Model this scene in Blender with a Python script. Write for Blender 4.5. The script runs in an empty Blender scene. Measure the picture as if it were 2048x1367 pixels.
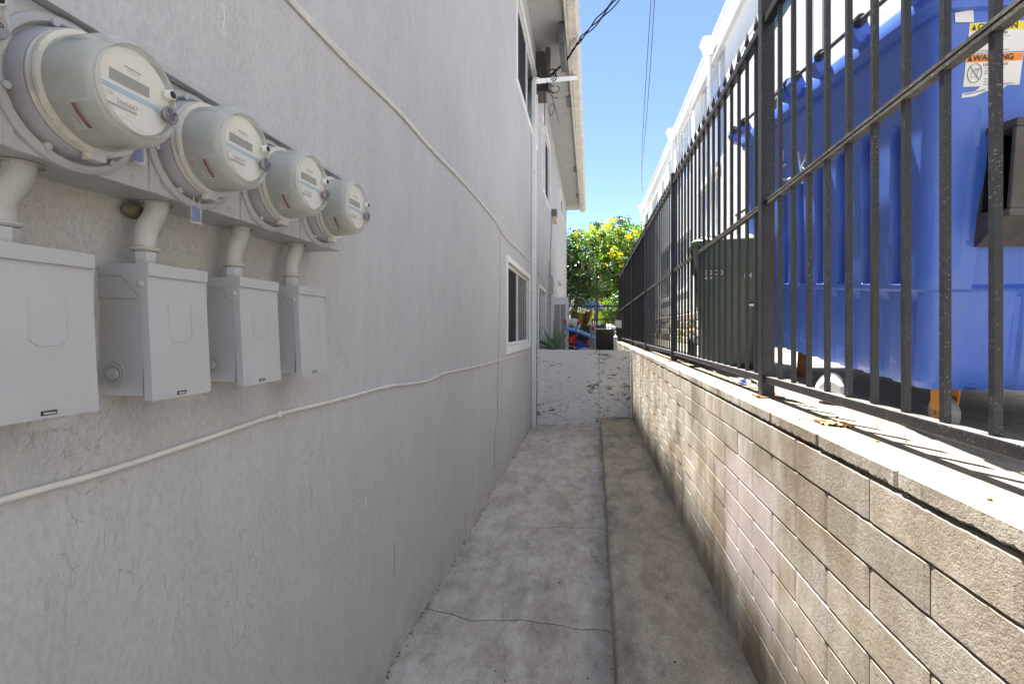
import bpy, bmesh, math, random
from mathutils import Vector, Matrix, Euler
R = math.radians
random.seed(7)
SC = bpy.context.scene
COL = SC.collection

# ------------------------------------------------------------------ camera, sky, sun, exposure
cam_d = bpy.data.cameras.new('camera'); cam = bpy.data.objects.new('camera', cam_d); COL.objects.link(cam)
cam_d.sensor_width = 36; cam_d.lens = 17.754; cam_d.shift_y = -0.01245
cam_d.clip_start = 0.02; cam_d.clip_end = 2000
cam.location = (0, 0, 0); cam.rotation_euler = (R(90), 0, math.atan2(156, 1010))
SC.camera = cam

SUN = Vector((-0.135, 0.254, 1.0)).normalized()
world = bpy.data.worlds.new('World'); SC.world = world; world.use_nodes = True
wt = world.node_tree; wt.nodes.clear()
sky = wt.nodes.new('ShaderNodeTexSky'); sky.sky_type = 'NISHITA'; sky.sun_disc = False
sky.sun_elevation = math.asin(SUN.z); sky.sun_rotation = math.atan2(SUN.x, SUN.y)
sky.air_density = 0.85; sky.dust_density = 0.1; sky.ozone_density = 2.0; sky.altitude = 20
bg = wt.nodes.new('ShaderNodeBackground'); bg.inputs[1].default_value = 0.05
wo = wt.nodes.new('ShaderNodeOutputWorld')
wt.links.new(sky.outputs[0], bg.inputs[0]); wt.links.new(bg.outputs[0], wo.inputs[0])
sd = bpy.data.lights.new('sun', 'SUN'); sd.energy = 5.0; sd.angle = R(0.5); sd.color = (1.0, 0.955, 0.88)
so = bpy.data.objects.new('sun', sd); COL.objects.link(so)
so.rotation_euler = (-SUN).to_track_quat('-Z', 'Y').to_euler(); so.location = (0, 0, 20)
SC.view_settings.view_transform = 'Standard'; SC.view_settings.look = 'None'
SC.view_settings.exposure = 2.42; SC.view_settings.gamma = 1
SC.cycles.max_bounces = 8; SC.cycles.diffuse_bounces = 6; SC.cycles.glossy_bounces = 3
SC.cycles.transparent_max_bounces = 16

# ------------------------------------------------------------------ materials
class NT:
    def __init__(s, name):
        s.m = bpy.data.materials.new(name); s.m.use_nodes = True
        s.t = s.m.node_tree; s.b = s.t.nodes['Principled BSDF']; s.o = s.t.nodes['Material Output']
        tc = s.n('ShaderNodeNewGeometry'); s.pos = tc.outputs['Position']
    def n(s, typ, **k):
        x = s.t.nodes.new(typ)
        for a, v in k.items(): setattr(x, a, v)
        return x
    def l(s, a, b): s.t.links.new(a, b)
    def mapped(s, sc=(1, 1, 1), rot=(0, 0, 0), loc=(0, 0, 0), src=None):
        mp = s.n('ShaderNodeMapping'); mp.inputs['Scale'].default_value = sc
        mp.inputs['Rotation'].default_value = rot; mp.inputs['Location'].default_value = loc
        s.l(src or s.pos, mp.inputs['Vector']); return mp.outputs[0]
    def noise(s, scale, detail=4, rough=0.55, vec=None, dist=0.0, typ=None):
        x = s.n('ShaderNodeTexNoise'); x.inputs['Scale'].default_value = scale
        x.inputs['Detail'].default_value = detail; x.inputs['Roughness'].default_value = rough
        x.inputs['Distortion'].default_value = dist
        if typ: x.noise_type = typ
        s.l(vec or s.pos, x.inputs['Vector']); return x.outputs[0]
    def vor(s, scale, feat='F1', vec=None, out=0, rnd=1.0):
        x = s.n('ShaderNodeTexVoronoi'); x.feature = feat; x.inputs['Scale'].default_value = scale
        x.inputs['Randomness'].default_value = rnd
        s.l(vec or s.pos, x.inputs['Vector']); return x.outputs[out]
    def ramp(s, fac, stops):
        x = s.n('ShaderNodeValToRGB'); e = x.color_ramp.elements
        while len(e) < len(stops): e.new(0.5)
        for i, (p, c) in enumerate(stops):
            e[i].position = p
            e[i].color = (c, c, c, 1) if isinstance(c, (int, float)) else (*c, 1)
        s.l(fac, x.inputs[0]); return x.outputs[0]
    def mix(s, fac, a, b, mode='MIX'):
        x = s.n('ShaderNodeMix'); x.data_type = 'RGBA'; x.blend_type = mode
        for ii, v in ((0, fac), (6, a), (7, b)):
            sock = x.inputs[ii]
            if isinstance(v, (int, float)): sock.default_value = v if ii == 0 else (v, v, v, 1)
            elif isinstance(v, tuple): sock.default_value = (*v, 1)
            else: s.l(v, sock)
        return x.outputs[2]
    def math(s, op, a, b=0.0):
        x = s.n('ShaderNodeMath'); x.operation = op
        for i, v in enumerate((a, b)):
            if isinstance(v, (int, float)): x.inputs[i].default_value = v
            else: s.l(v, x.inputs[i])
        return x.outputs[0]
    def sep(s):
        x = s.n('ShaderNodeSeparateXYZ'); s.l(s.pos, x.inputs[0]); return x.outputs
    def bump(s, h, strength=0.5, dist=0.01, prev=None):
        x = s.n('ShaderNodeBump'); x.inputs['Strength'].default_value = strength
        x.inputs['Distance'].default_value = dist
        s.l(h, x.inputs['Height'])
        if prev: s.l(prev, x.inputs['Normal'])
        return x.outputs[0]
    def fin(s, col=None, rough=None, metal=None, normal=None, spec=None, coat=None):
        def put(k, v):
            if v is None: return
            i = s.b.inputs[k]
            if isinstance(v, (int, float)): i.default_value = v
            elif isinstance(v, tuple): i.default_value = (*v, 1)
            else: s.l(v, i)
        put('Base Color', col); put('Roughness', rough); put('Metallic', metal); put('Normal', normal)
        put('Specular IOR Level', spec); put('Coat Weight', coat)
        return s.m

def plain(name, c, rough=0.5, metal=0.0, var=0.12, scale=9.0, bump=0.0, bscale=60.0, spec=0.5, spots=0.0):
    """painted / plastic / metal surface with gentle colour variation, optional specks and bump"""
    k = NT(name)
    n = k.noise(scale, 5, 0.6)
    lo = tuple(x * (1 - var) for x in c); hi = tuple(min(1, x * (1 + var)) for x in c)
    col = k.ramp(n, [(0.3, lo), (0.7, hi)])
    if spots:
        v = k.noise(120, 2, 0.5)
        col = k.mix(k.ramp(v, [(0.66, 0.0), (0.72, spots)]), col, (0.6, 0.58, 0.52))
    nm = None
    if bump: nm = k.bump(k.noise(bscale, 4, 0.6), bump, 0.004)
    rr = k.ramp(k.noise(scale * 2.3, 3), [(0.3, max(0, rough - 0.07)), (0.7, min(1, rough + 0.07))])
    return k.fin(col, rr, metal, nm, spec)

def m_stucco():
    k = NT('grey_stucco')
    big = k.noise(0.9, 4, 0.6)
    col = k.ramp(big, [(0.3, (0.52, 0.518, 0.53)), (0.7, (0.575, 0.572, 0.58))])
    streak = k.noise(3.0, 4, 0.6, k.mapped((1, 1, 0.12)))
    col = k.mix(k.ramp(streak, [(0.35, 0.0), (0.75, 0.35)]), col, (0.55, 0.54, 0.54))
    col = k.mix(k.ramp(k.noise(0.5, 5, 0.7, k.mapped(loc=(2, 8, 4))), [(0.4, 0.0), (0.65, 0.3)]), col, (0.46, 0.46, 0.475))
    col = k.mix(0.22, col, k.ramp(k.noise(75, 4, 0.75, k.mapped((1, 1, 0.6))), [(0.3, 0.2), (0.7, 0.8)]), 'OVERLAY')
    col = k.mix(0.08, col, k.ramp(k.noise(11, 5, 0.7, k.mapped((1, 1, 0.3), loc=(6, 1, 3))), [(0.35, 0.2), (0.65, 0.8)]), 'OVERLAY')
    # trowel chips: short broken curved grooves in patches
    warp = k.noise(4.0, 3, 0.5)
    v = k.n('ShaderNodeVectorMath'); v.operation = 'MULTIPLY_ADD'
    nc = k.n('ShaderNodeTexNoise'); nc.inputs['Scale'].default_value = 5.0; k.l(k.pos, nc.inputs['Vector'])
    k.l(nc.outputs[1], v.inputs[0]); v.inputs[1].default_value = (0.25, 0.25, 0.25); k.l(k.pos, v.inputs[2])
    e = k.vor(30, 'DISTANCE_TO_EDGE', k.mapped((1, 1.3, 0.5), src=v.outputs[0]))
    line = k.ramp(e, [(0.0, 1.0), (0.05, 0.0)])
    gate = k.ramp(k.noise(34, 4, 0.75), [(0.50, 0.0), (0.60, 1.0)])
    patch = k.ramp(k.noise(2.6, 3, 0.6), [(0.46, 0.0), (0.6, 1.0)])
    chips = k.math('MULTIPLY', k.math('MULTIPLY', line, gate), patch)
    fine = k.noise(46, 5, 0.7, k.mapped((1, 1, 0.5)))
    soft = k.noise(7, 3, 0.5, k.mapped((1, 1, 0.45)))
    col = k.mix(k.math('MULTIPLY', chips, 0.22), col, (0.3, 0.3, 0.31))
    # yellowed dust below the switch boxes and beside the meters
    x, y, z = k.sep()
    ft = k.n('ShaderNodeMapRange'); k.l(z, ft.inputs[0]); ft.inputs[1].default_value = -1.38; ft.inputs[2].default_value = -1.66
    col = k.mix(k.math('MULTIPLY', ft.outputs[0], k.ramp(k.noise(7, 5, 0.75), [(0.42, 0.0), (0.66, 0.65)])), col, (0.33, 0.295, 0.25))
    a = k.math('MULTIPLY', k.ramp(y, [(0.0, 1.0), (1.0, 1.0)]), 1.0)
    zr = k.n('ShaderNodeMapRange'); k.l(z, zr.inputs[0])
    zr.inputs[1].default_value = 0.30; zr.inputs[2].default_value = 0.0
    yr = k.n('ShaderNodeMapRange'); k.l(y, yr.inputs[0]); yr.inputs[1].default_value = 1.95; yr.inputs[2].default_value = 1.6
    z2 = k.n('ShaderNodeMapRange'); k.l(z, z2.inputs[0]); z2.inputs[1].default_value = -0.36; z2.inputs[2].default_value = -0.12
    zr.inputs[1].default_value = 0.42; zr.inputs[2].default_value = 0.30
    yz = k.math('MULTIPLY', yr.outputs[0], zr.outputs[0])
    msk = k.math('MULTIPLY', k.math('MULTIPLY', yz, z2.outputs[0]), k.ramp(k.noise(6, 4, 0.6), [(0.38, 0.0), (0.62, 0.6)]))
    col = k.mix(msk, col, (0.52, 0.48, 0.40))
    n1 = k.bump(soft, 0.6, 0.02)
    n2 = k.bump(fine, 0.45, 0.006, n1)
    rgh = k.ramp(k.noise(95, 3, 0.7), [(0.55, 0.0), (0.62, 1.0)])
    n2 = k.bump(k.math('MULTIPLY', rgh, k.math('MULTIPLY', yz, z2.outputs[0])), 0.5, 0.004, n2)
    inv = k.math('SUBTRACT', 1.0, chips)
    n3 = k.bump(inv, 0.6, 0.004, n2)
    return k.fin(col, 0.75, None, n3, 0.3)

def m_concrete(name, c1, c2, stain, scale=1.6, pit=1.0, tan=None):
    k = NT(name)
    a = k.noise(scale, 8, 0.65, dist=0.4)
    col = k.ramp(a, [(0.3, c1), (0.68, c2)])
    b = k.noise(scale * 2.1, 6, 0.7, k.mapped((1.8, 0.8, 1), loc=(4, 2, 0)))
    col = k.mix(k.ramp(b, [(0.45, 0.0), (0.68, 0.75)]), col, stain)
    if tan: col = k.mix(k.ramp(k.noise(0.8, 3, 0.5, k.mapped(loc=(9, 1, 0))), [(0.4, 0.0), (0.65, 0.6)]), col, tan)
    g = k.noise(140, 3, 0.7)
    col = k.mix(0.45, col, k.ramp(g, [(0.3, 0.2), (0.7, 0.8)]), 'OVERLAY')
    c3 = k.noise(scale * 6, 6, 0.75, k.mapped((1.3, 0.7, 1), loc=(2, 9, 1)))
    col = k.mix(0.3, col, k.ramp(c3, [(0.35, 0.2), (0.65, 0.8)]), 'OVERLAY')
    hl = k.n('ShaderNodeVectorMath'); hl.operation = 'MULTIPLY_ADD'; hn = k.n('ShaderNodeTexNoise'); hn.inputs['Scale'].default_value = 3.0; k.l(k.pos, hn.inputs['Vector'])
    k.l(hn.outputs[1], hl.inputs[0]); hl.inputs[1].default_value = (0.5, 0.5, 0.0); k.l(k.pos, hl.inputs[2])
    he = k.vor(0.8, 'DISTANCE_TO_EDGE', hl.outputs[0])
    col = k.mix(k.math('MULTIPLY', k.ramp(he, [(0.0, 1.0), (0.004, 0.0)]), k.ramp(k.noise(2.2, 3), [(0.45, 0.0), (0.6, 0.55)])), col, (0.12, 0.11, 0.1))
    # dark gum spots and pale paint drips
    v1 = k.vor(5.2, 'F1', k.mapped((1, 0.8, 1)))
    sp = k.ramp(k.math('ADD', v1, k.math('MULTIPLY', k.noise(60, 2), 0.05)), [(0.045, 1.0), (0.062, 0.0)])
    col = k.mix(k.math('MULTIPLY', sp, 0.7 * pit), col, (0.05, 0.048, 0.045))
    v2 = k.vor(4.1, 'F1', k.mapped((1, 1, 1), loc=(3.3, 1.7, 0.4)))
    col = k.mix(k.math('MULTIPLY', k.ramp(v2, [(0.03, 1.0), (0.045, 0.0)]), 0.55 * pit), col, (0.62, 0.6, 0.57))
    v3 = k.vor(26, 'F1', k.mapped(loc=(1.3, 4.7, 0)))
    col = k.mix(k.math('MULTIPLY', k.ramp(v3, [(0.06, 1.0), (0.1, 0.0)]), 0.4 * pit), col, (0.1, 0.095, 0.09))
    nn = k.bump(g, 0.35, 0.003, k.bump(a, 0.4, 0.01))
    return k.fin(col, 0.85, None, nn, 0.25)

def m_block():
    k = NT('split_concrete_block')
    at = k.n('ShaderNodeAttribute'); at.attribute_name = 'tone'
    tone = at.outputs['Color']
    a = k.noise(3.2, 6, 0.65)
    col = k.ramp(a, [(0.3, (0.54, 0.485, 0.40)), (0.7, (0.64, 0.60, 0.53))])
    b = k.noise(2.1, 6, 0.7, k.mapped((1, 1, 0.45), loc=(3, 7, 1)))
    col = k.mix(k.ramp(b, [(0.44, 0.0), (0.62, 0.85)]), col, (0.24, 0.19, 0.13))
    b2 = k.noise(1.1, 5, 0.7, k.mapped((1, 1, 0.6), loc=(8, 3, 5)))
    col = k.mix(k.ramp(b2, [(0.48, 0.0), (0.66, 0.5)]), col, (0.20, 0.165, 0.12))
    w = k.noise(5.5, 5, 0.7, k.mapped((1, 1.4, 0.5), loc=(1, 2, 9)))
    col = k.mix(k.ramp(w, [(0.56, 0.0), (0.72, 0.55)]), col, (0.62, 0.62, 0.6))
    px, py, pz = k.sep()
    nr = k.n('ShaderNodeMapRange'); k.l(k.math('ADD', py, k.math('MULTIPLY', k.noise(1.7, 4, vec=k.mapped(loc=(7, 7, 7))), 2.2)), nr.inputs[0])
    nr.inputs[1].default_value = 3.4; nr.inputs[2].default_value = 2.2
    col = k.mix(k.math('MULTIPLY', nr.outputs[0], k.ramp(k.noise(3.5, 6, 0.75, k.mapped((1, 1, 0.6), loc=(1, 8, 2))), [(0.36, 0.1), (0.66, 0.75)])), col, (0.27, 0.22, 0.16))
    col = k.mix(0.85, col, tone, 'MULTIPLY')
    # faded pink-white cover-up paint in the middle of the wall
    x, y, z = k.sep()
    def band(src, lo, hi, soft):
        r1 = k.n('ShaderNodeMapRange'); k.l(src, r1.inputs[0]); r1.inputs[1].default_value = lo - soft; r1.inputs[2].default_value = lo + soft
        r2 = k.n('ShaderNodeMapRange'); k.l(src, r2.inputs[0]); r2.inputs[1].default_value = hi + soft; r2.inputs[2].default_value = hi - soft
        return k.math('MULTIPLY', r1.outputs[0], r2.outputs[0])
    yn = k.math('ADD', y, k.math('MULTIPLY', k.noise(9, 4), 0.12))
    zn = k.math('ADD', z, k.math('MULTIPLY', k.noise(8, 4, vec=k.mapped(loc=(5, 5, 5))), 0.1))
    p = k.math('MULTIPLY', band(yn, 2.05, 2.75, 0.03), band(zn, -1.12, -0.55, 0.03))
    col = k.mix(k.math('MULTIPLY', p, 0.55), col, (0.56, 0.49, 0.49))
    g = k.noise(170, 4, 0.75); h = k.noise(60, 4, 0.75)
    pits = k.ramp(k.noise(135, 3, 0.65, k.mapped(loc=(2, 2, 2))), [(0.36, 1.0), (0.43, 0.0)])
    near = k.n('ShaderNodeMapRange'); k.l(y, near.inputs[0]); near.inputs[1].default_value = 4.5; near.inputs[2].default_value = 1.0
    col = k.mix(k.math('MULTIPLY', pits, 0.22), col, (0.13, 0.105, 0.08))
    n1 = k.bump(h, 0.42, 0.006); n2 = k.bump(g, 0.5, 0.003, n1)
    n3 = k.bump(k.math('SUBTRACT', 1.0, pits), 0.6, 0.004, n2)
    return k.fin(col, 0.95, None, n3, 0.15)

def m_peel():
    k = NT('peeling_white_plywood')
    a = k.noise(7.5, 6, 0.68, k.mapped((1.0, 1, 3.2)), dist=0.9)
    x, y, z = k.sep()
    b = k.noise(1.6, 3, 0.5)
    th = k.math('ADD', a, k.math('MULTIPLY', k.math('SUBTRACT', k.noise(1.9, 3, 0.6, k.mapped(loc=(1, 0, 6))), 0.20), 0.42))
    line = k.noise(12, 6, 0.75, k.mapped((1, 1, 4.5), loc=(3, 0, 2)), dist=1.6)
    m1 = k.ramp(th, [(0.735, 0.0), (0.755, 1.0)])
    line = k.math('ADD', line, k.math('MULTIPLY', k.math('SUBTRACT', k.noise(2.3, 3, 0.6, k.mapped(loc=(8, 0, 1))), 0.45), 0.32))
    m2 = k.ramp(line, [(0.63, 0.0), (0.65, 1.0)])
    m = k.math('MAXIMUM', m1, m2)
    edge = k.math('MAXIMUM', k.ramp(th, [(0.725, 0.0), (0.74, 1.0)]), k.ramp(line, [(0.615, 0.0), (0.635, 1.0)]))
    wood = k.ramp(k.noise(14, 4, 0.6, k.mapped((1, 1, 8))), [(0.3, (0.12, 0.08, 0.055)), (0.7, (0.27, 0.22, 0.18))])
    paint = k.ramp(k.noise(3, 5), [(0.3, (0.80, 0.80, 0.80)), (0.7, (0.88, 0.88, 0.88))])
    col = k.mix(m, k.mix(k.math('MULTIPLY', edge, 0.5), paint, (0.4, 0.38, 0.36)), wood)
    nn = k.bump(k.math('SUBTRACT', 1.0, m), 0.8, 0.004, k.bump(k.noise(20, 5, 0.7, k.mapped((1, 1, 4))), 0.4, 0.004))
    return k.fin(col, 0.7, None, nn, 0.3)

def m_cover():
    k = NT('frosted_meter_cover')
    tr = k.n('ShaderNodeBsdfTransparent'); mx = k.n('ShaderNodeMixShader')
    lw = k.n('ShaderNodeLayerWeight'); lw.inputs[0].default_value = 0.35
    f = k.ramp(lw.outputs['Facing'], [(0.0, 0.34), (0.75, 0.62), (1.0, 0.95)])
    dust = k.ramp(k.noise(14, 5, 0.7), [(0.4, 0.0), (0.75, 0.12)])
    k.l(k.math('ADD', f, dust), mx.inputs[0]); k.l(tr.outputs[0], mx.inputs[1]); k.l(k.b.outputs[0], mx.inputs[2])
    k.l(mx.outputs[0], k.o.inputs[0])
    col = k.ramp(k.noise(9, 4, 0.6), [(0.3, (0.70, 0.71, 0.65)), (0.7, (0.74, 0.75, 0.69))])
    return k.fin(col, 0.14, None, None, 0.6)

def m_clear(name, c=(0.9, 0.93, 0.95), a=0.25, rough=0.1):
    k = NT(name)
    tr = k.n('ShaderNodeBsdfTransparent'); mx = k.n('ShaderNodeMixShader'); mx.inputs[0].default_value = a
    k.l(tr.outputs[0], mx.inputs[1]); k.l(k.b.outputs[0], mx.inputs[2]); k.l(mx.outputs[0], k.o.inputs[0])
    return k.fin(c, rough)

def m_mesh():
    """black woven privacy mesh: see-through between threads"""
    k = NT('black_privacy_mesh')
    tr = k.n('ShaderNodeBsdfTransparent'); mx = k.n('ShaderNodeMixShader')
    k.l(k.ramp(k.noise(2.2, 3, 0.5), [(0.3, 0.86), (0.7, 0.95)]), mx.inputs[0])
    k.l(tr.outputs[0], mx.inputs[1]); k.l(k.b.outputs[0], mx.inputs[2]); k.l(mx.outputs[0], k.o.inputs[0])
    return k.fin((0.018, 0.018, 0.024), 0.8)

def m_blue():
    k = NT('blue_bin_plastic')
    a = k.noise(1.8, 5, 0.6)
    col = k.ramp(a, [(0.3, (0.050, 0.130, 0.56)), (0.7, (0.078, 0.180, 0.66))])
    st = k.noise(5, 5, 0.7, k.mapped((1, 1, 0.25)))
    col = k.mix(k.ramp(st, [(0.42, 0.0), (0.75, 0.5)]), col, (0.17, 0.24, 0.50))
    sc = k.noise(26, 3, 0.6, k.mapped((1, 1, 0.12), rot=(0.5, 0, 0)))
    col = k.mix(k.ramp(sc, [(0.74, 0.0), (0.78, 0.45)]), col, (0.3, 0.36, 0.6))
    return k.fin(col, k.ramp(a, [(0.3, 0.34), (0.7, 0.48)]), None, k.bump(k.noise(70, 3), 0.08, 0.003), 0.5)

def m_iron():
    k = NT('black_painted_iron')
    a = k.noise(40, 4, 0.7)
    col = k.ramp(a, [(0.3, (0.009, 0.009, 0.012)), (0.7, (0.020, 0.020, 0.026))])
    sp = k.noise(210, 2, 0.5)
    near = k.ramp(k.noise(6, 3), [(0.4, 0.3), (0.65, 1.0)])
    col = k.mix(k.math('MULTIPLY', k.ramp(sp, [(0.62, 0.0), (0.70, 0.7)]), near), col, (0.28, 0.27, 0.25))
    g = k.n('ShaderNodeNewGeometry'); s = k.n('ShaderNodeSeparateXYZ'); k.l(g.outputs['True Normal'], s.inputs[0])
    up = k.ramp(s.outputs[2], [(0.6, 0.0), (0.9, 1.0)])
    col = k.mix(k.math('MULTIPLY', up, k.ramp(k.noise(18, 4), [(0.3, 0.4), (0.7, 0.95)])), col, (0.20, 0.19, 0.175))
    return k.fin(col, 0.42, None, k.bump(k.noise(130, 4, 0.7), 0.45, 0.002), 0.5)

def m_leaf(name, c1, c2, tr=0.25):
    k = NT(name)
    oi = k.noise(1.7, 3, 0.6); oj = k.noise(23, 2)
    col = k.ramp(k.math('ADD', k.math('MULTIPLY', oi, 0.5), k.math('MULTIPLY', oj, 0.5)), [(0.38, c1), (0.62, c2)])
    k.b.inputs['Roughness'].default_value = 0.45
    k.l(col, k.b.inputs['Base Color'])
    tl = k.n('ShaderNodeBsdfTranslucent'); mx = k.n('ShaderNodeMixShader'); mx.inputs[0].default_value = tr
    k.l(k.mix(1.0, col, (0.9, 1.3, 0.35), 'MULTIPLY'), tl.inputs[0])
    k.l(k.b.outputs[0], mx.inputs[1]); k.l(tl.outputs[0], mx.inputs[2]); k.l(mx.outputs[0], k.o.inputs[0])
    return k.m

def m_glass(name, c, rough=0.06):
    k = NT(name)
    col = k.ramp(k.noise(3, 3), [(0.3, tuple(x * .8 for x in c)), (0.7, c)])
    return k.fin(col, rough, None, k.bump(k.noise(1.2, 2), 0.05, 0.02), 0.8)

M = dict(
    stucco=m_stucco(), block=m_block(), peel=m_peel(), cover=m_cover(), mesh=m_mesh(), blue=m_blue(), iron=m_iron(),
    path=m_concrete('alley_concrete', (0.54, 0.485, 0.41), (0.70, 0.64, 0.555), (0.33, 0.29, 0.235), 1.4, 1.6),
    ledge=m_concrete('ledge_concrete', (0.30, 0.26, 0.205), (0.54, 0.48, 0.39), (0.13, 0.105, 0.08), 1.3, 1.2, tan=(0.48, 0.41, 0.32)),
    yard=m_concrete('yard_concrete', (0.20, 0.178, 0.145), (0.265, 0.24, 0.20), (0.135, 0.118, 0.092), 1.3, 0.5),
    cap=m_concrete('wall_cap_mortar', (0.17, 0.150, 0.120), (0.215, 0.192, 0.156), (0.135, 0.115, 0.088), 3.0, 0.4),
    far=m_concrete('distant_ground', (0.30, 0.28, 0.25), (0.4, 0.38, 0.34), (0.2, 0.19, 0.16), 0.4, 0.2),
    white_stucco=plain('white_stucco', (0.64, 0.64, 0.645), 0.85, var=0.03, scale=1.5, bump=0.5, bscale=70, spec=0.2),
    white_trim=plain('white_trim_paint', (0.86, 0.86, 0.85), 0.45, var=0.05, scale=4, bump=0.05),
    cream=plain('weathered_cream_paint', (0.70, 0.665, 0.60), 0.6, var=0.16, scale=5, bump=0.2),
    grey_metal=plain('grey_painted_metal', (0.46, 0.463, 0.47), 0.42, var=0.05, scale=5, bump=0.12, bscale=110),
    box_paint=plain('grey_box_paint', (0.49, 0.495, 0.51), 0.45, var=0.04, scale=7, bump=0.12, bscale=90, spots=0.8),
    collar=plain('lavender_grey_collar', (0.44, 0.44, 0.48), 0.45, var=0.06), dark_ring=plain('dark_socket_metal', (0.16, 0.16, 0.18), 0.4, metal=0.3, var=0.2),
    ring=plain('bare_metal_ring', (0.78, 0.74, 0.67), 0.30, metal=0.45, var=0.05, scale=3),
    meter_grey=plain('meter_inner_grey', (0.40, 0.415, 0.40), 0.5, var=0.06),
    face=plain('meter_face_cream', (0.80, 0.79, 0.71), 0.45, var=0.03),
    hazed_sticker=plain('cover_hazed_sticker', (0.52, 0.52, 0.47), 0.4, var=0.06, scale=30), hazed_red=plain('cover_hazed_red', (0.27, 0.11, 0.11), 0.4), lcd=plain('lcd_grey', (0.19, 0.21, 0.19), 0.3, var=0.05),  # sticker and its red band: haze of the frosted cover painted in as muted colours
    stripe=plain('pale_blue_stripe', (0.30, 0.50, 0.68), 0.4, var=0.03),
    ink=plain('dark_ink', (0.035, 0.035, 0.045), 0.5), ink_grey=plain('grey_ink', (0.28, 0.28, 0.30), 0.5),
    red_ink=plain('maroon_ink', (0.30, 0.03, 0.05), 0.5), sticker=plain('sticker_white', (0.78, 0.78, 0.76), 0.5, var=0.05),
    lock=plain('pewter_lock', (0.32, 0.29, 0.31), 0.35, metal=0.7, var=0.3, scale=60),
    black=plain('black_plastic', (0.014, 0.014, 0.016), 0.4), black_rubber=plain('black_rubber', (0.02, 0.02, 0.02), 0.7),
    cable=plain('painted_cable', (0.74, 0.72, 0.67), 0.5, var=0.1, scale=12), dark_cable=plain('black_cable', (0.015, 0.015, 0.02), 0.5),
    conduit=plain('painted_cast_conduit', (0.50, 0.485, 0.46), 0.5, var=0.12, scale=14, bump=0.5, bscale=150, spots=0.5),
    soffit=plain('soffit_grey', (0.42, 0.42, 0.415), 0.8, var=0.08, scale=3, bump=0.2),
    glass_dark=plain('dark_window_screen', (0.035, 0.036, 0.045), 0.85, spec=0.1), glass_green=plain('leaf_reflection_glass', (0.025, 0.045, 0.032), 0.25, var=0.6, scale=6, spec=0.25),  # glass_green: foliage reflections painted in as base colour
    blind=plain('window_blind', (0.42, 0.42, 0.38), 0.6, var=0.08), screen=plain('beige_door_screen', (0.42, 0.40, 0.36), 0.8, var=0.05),
    glass_sky=m_glass('pale_curtained_glass', (0.42, 0.45, 0.52), 0.15),
    green_bin=plain('dark_green_plastic', (0.11, 0.155, 0.10), 0.35, var=0.15, scale=3, bump=0.1),
    sleeve=plain('weathered_black_steel', (0.075, 0.068, 0.062), 0.55, var=0.35, scale=12, bump=0.35, bscale=90),
    rail=plain('weathered_sunlit_rail', (0.085, 0.078, 0.068), 0.5, var=0.5, scale=16, bump=0.4, bscale=80, spots=0.5), orange=plain('orange_caster_paint', (0.62, 0.24, 0.02), 0.5, var=0.15, scale=20, bump=0.2),  # rail: weathered taupe, lightened to paint in the grazing sun
    rust=plain('rusty_brown_steel', (0.20, 0.09, 0.03), 0.8, var=0.3, scale=25, bump=0.3),
    grey_wheel=plain('dirty_grey_wheel', (0.27, 0.265, 0.25), 0.75, var=0.3, scale=25, bump=0.4),
    yellow=plain('caution_yellow', (0.85, 0.72, 0.02), 0.45, var=0.03), lab_orange=plain('warning_orange', (0.88, 0.27, 0.01), 0.45, var=0.03),
    chalk=plain('white_marker_paint', (0.55, 0.60, 0.72), 0.6), stone=plain('pale_rubble_stone', (0.52, 0.48, 0.42), 0.9, var=0.25, scale=6, bump=0.7, bscale=25),
    toy_blue=plain('toy_blue_plastic', (0.015, 0.23, 0.62), 0.3, var=0.1), toy_navy=plain('toy_dark_blue', (0.01, 0.06, 0.40), 0.35),
    toy_red=plain('toy_red_plastic', (0.62, 0.015, 0.03), 0.35), grey_plastic=plain('grey_tub_plastic', (0.36, 0.37, 0.38), 0.5),
    bark=plain('brown_bark', (0.14, 0.10, 0.07), 0.9, var=0.4, scale=14, bump=0.8, bscale=30),
    leaf=m_leaf('leaf_green', (0.045, 0.11, 0.015), (0.14, 0.25, 0.03)), leaf_light=m_leaf('leaf_yellow_green', (0.18, 0.28, 0.02), (0.38, 0.46, 0.05), 0.45),
    leaf_dark=m_leaf('leaf_deep_green', (0.012, 0.040, 0.012), (0.04, 0.09, 0.025), 0.15), pod=m_leaf('dry_seed_pods', (0.20, 0.12, 0.05), (0.34, 0.22, 0.10), 0.2),
    flower=plain('yellow_petals', (0.92, 0.80, 0.02), 0.6, var=0.1), aloe=plain('aloe_green', (0.22, 0.31, 0.20), 0.45, var=0.25, scale=15),
    tarp=plain('blue_canvas', (0.10, 0.17, 0.42), 0.8, var=0.5, scale=5), brown_cloth=plain('tan_canvas', (0.22, 0.13, 0.04), 0.85, var=0.3),
    clear=m_clear('clear_plastic'), lens=m_clear('dusty_clear_lens', (0.75, 0.75, 0.70), 0.26, 0.12), leaf_dry=plain('dry_leaf', (0.55, 0.36, 0.17), 0.8, var=0.25, scale=40),
    nest=plain('mud_dauber_nest', (0.16, 0.135, 0.09), 0.95, var=0.3, scale=40, bump=0.8, bscale=80),
    tin=plain('hi_vis_yellow_cloth', (0.55, 0.85, 0.05), 0.8),
    lamp_glass=plain('amber_lamp_glass', (0.55, 0.46, 0.25), 0.25),
)

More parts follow.
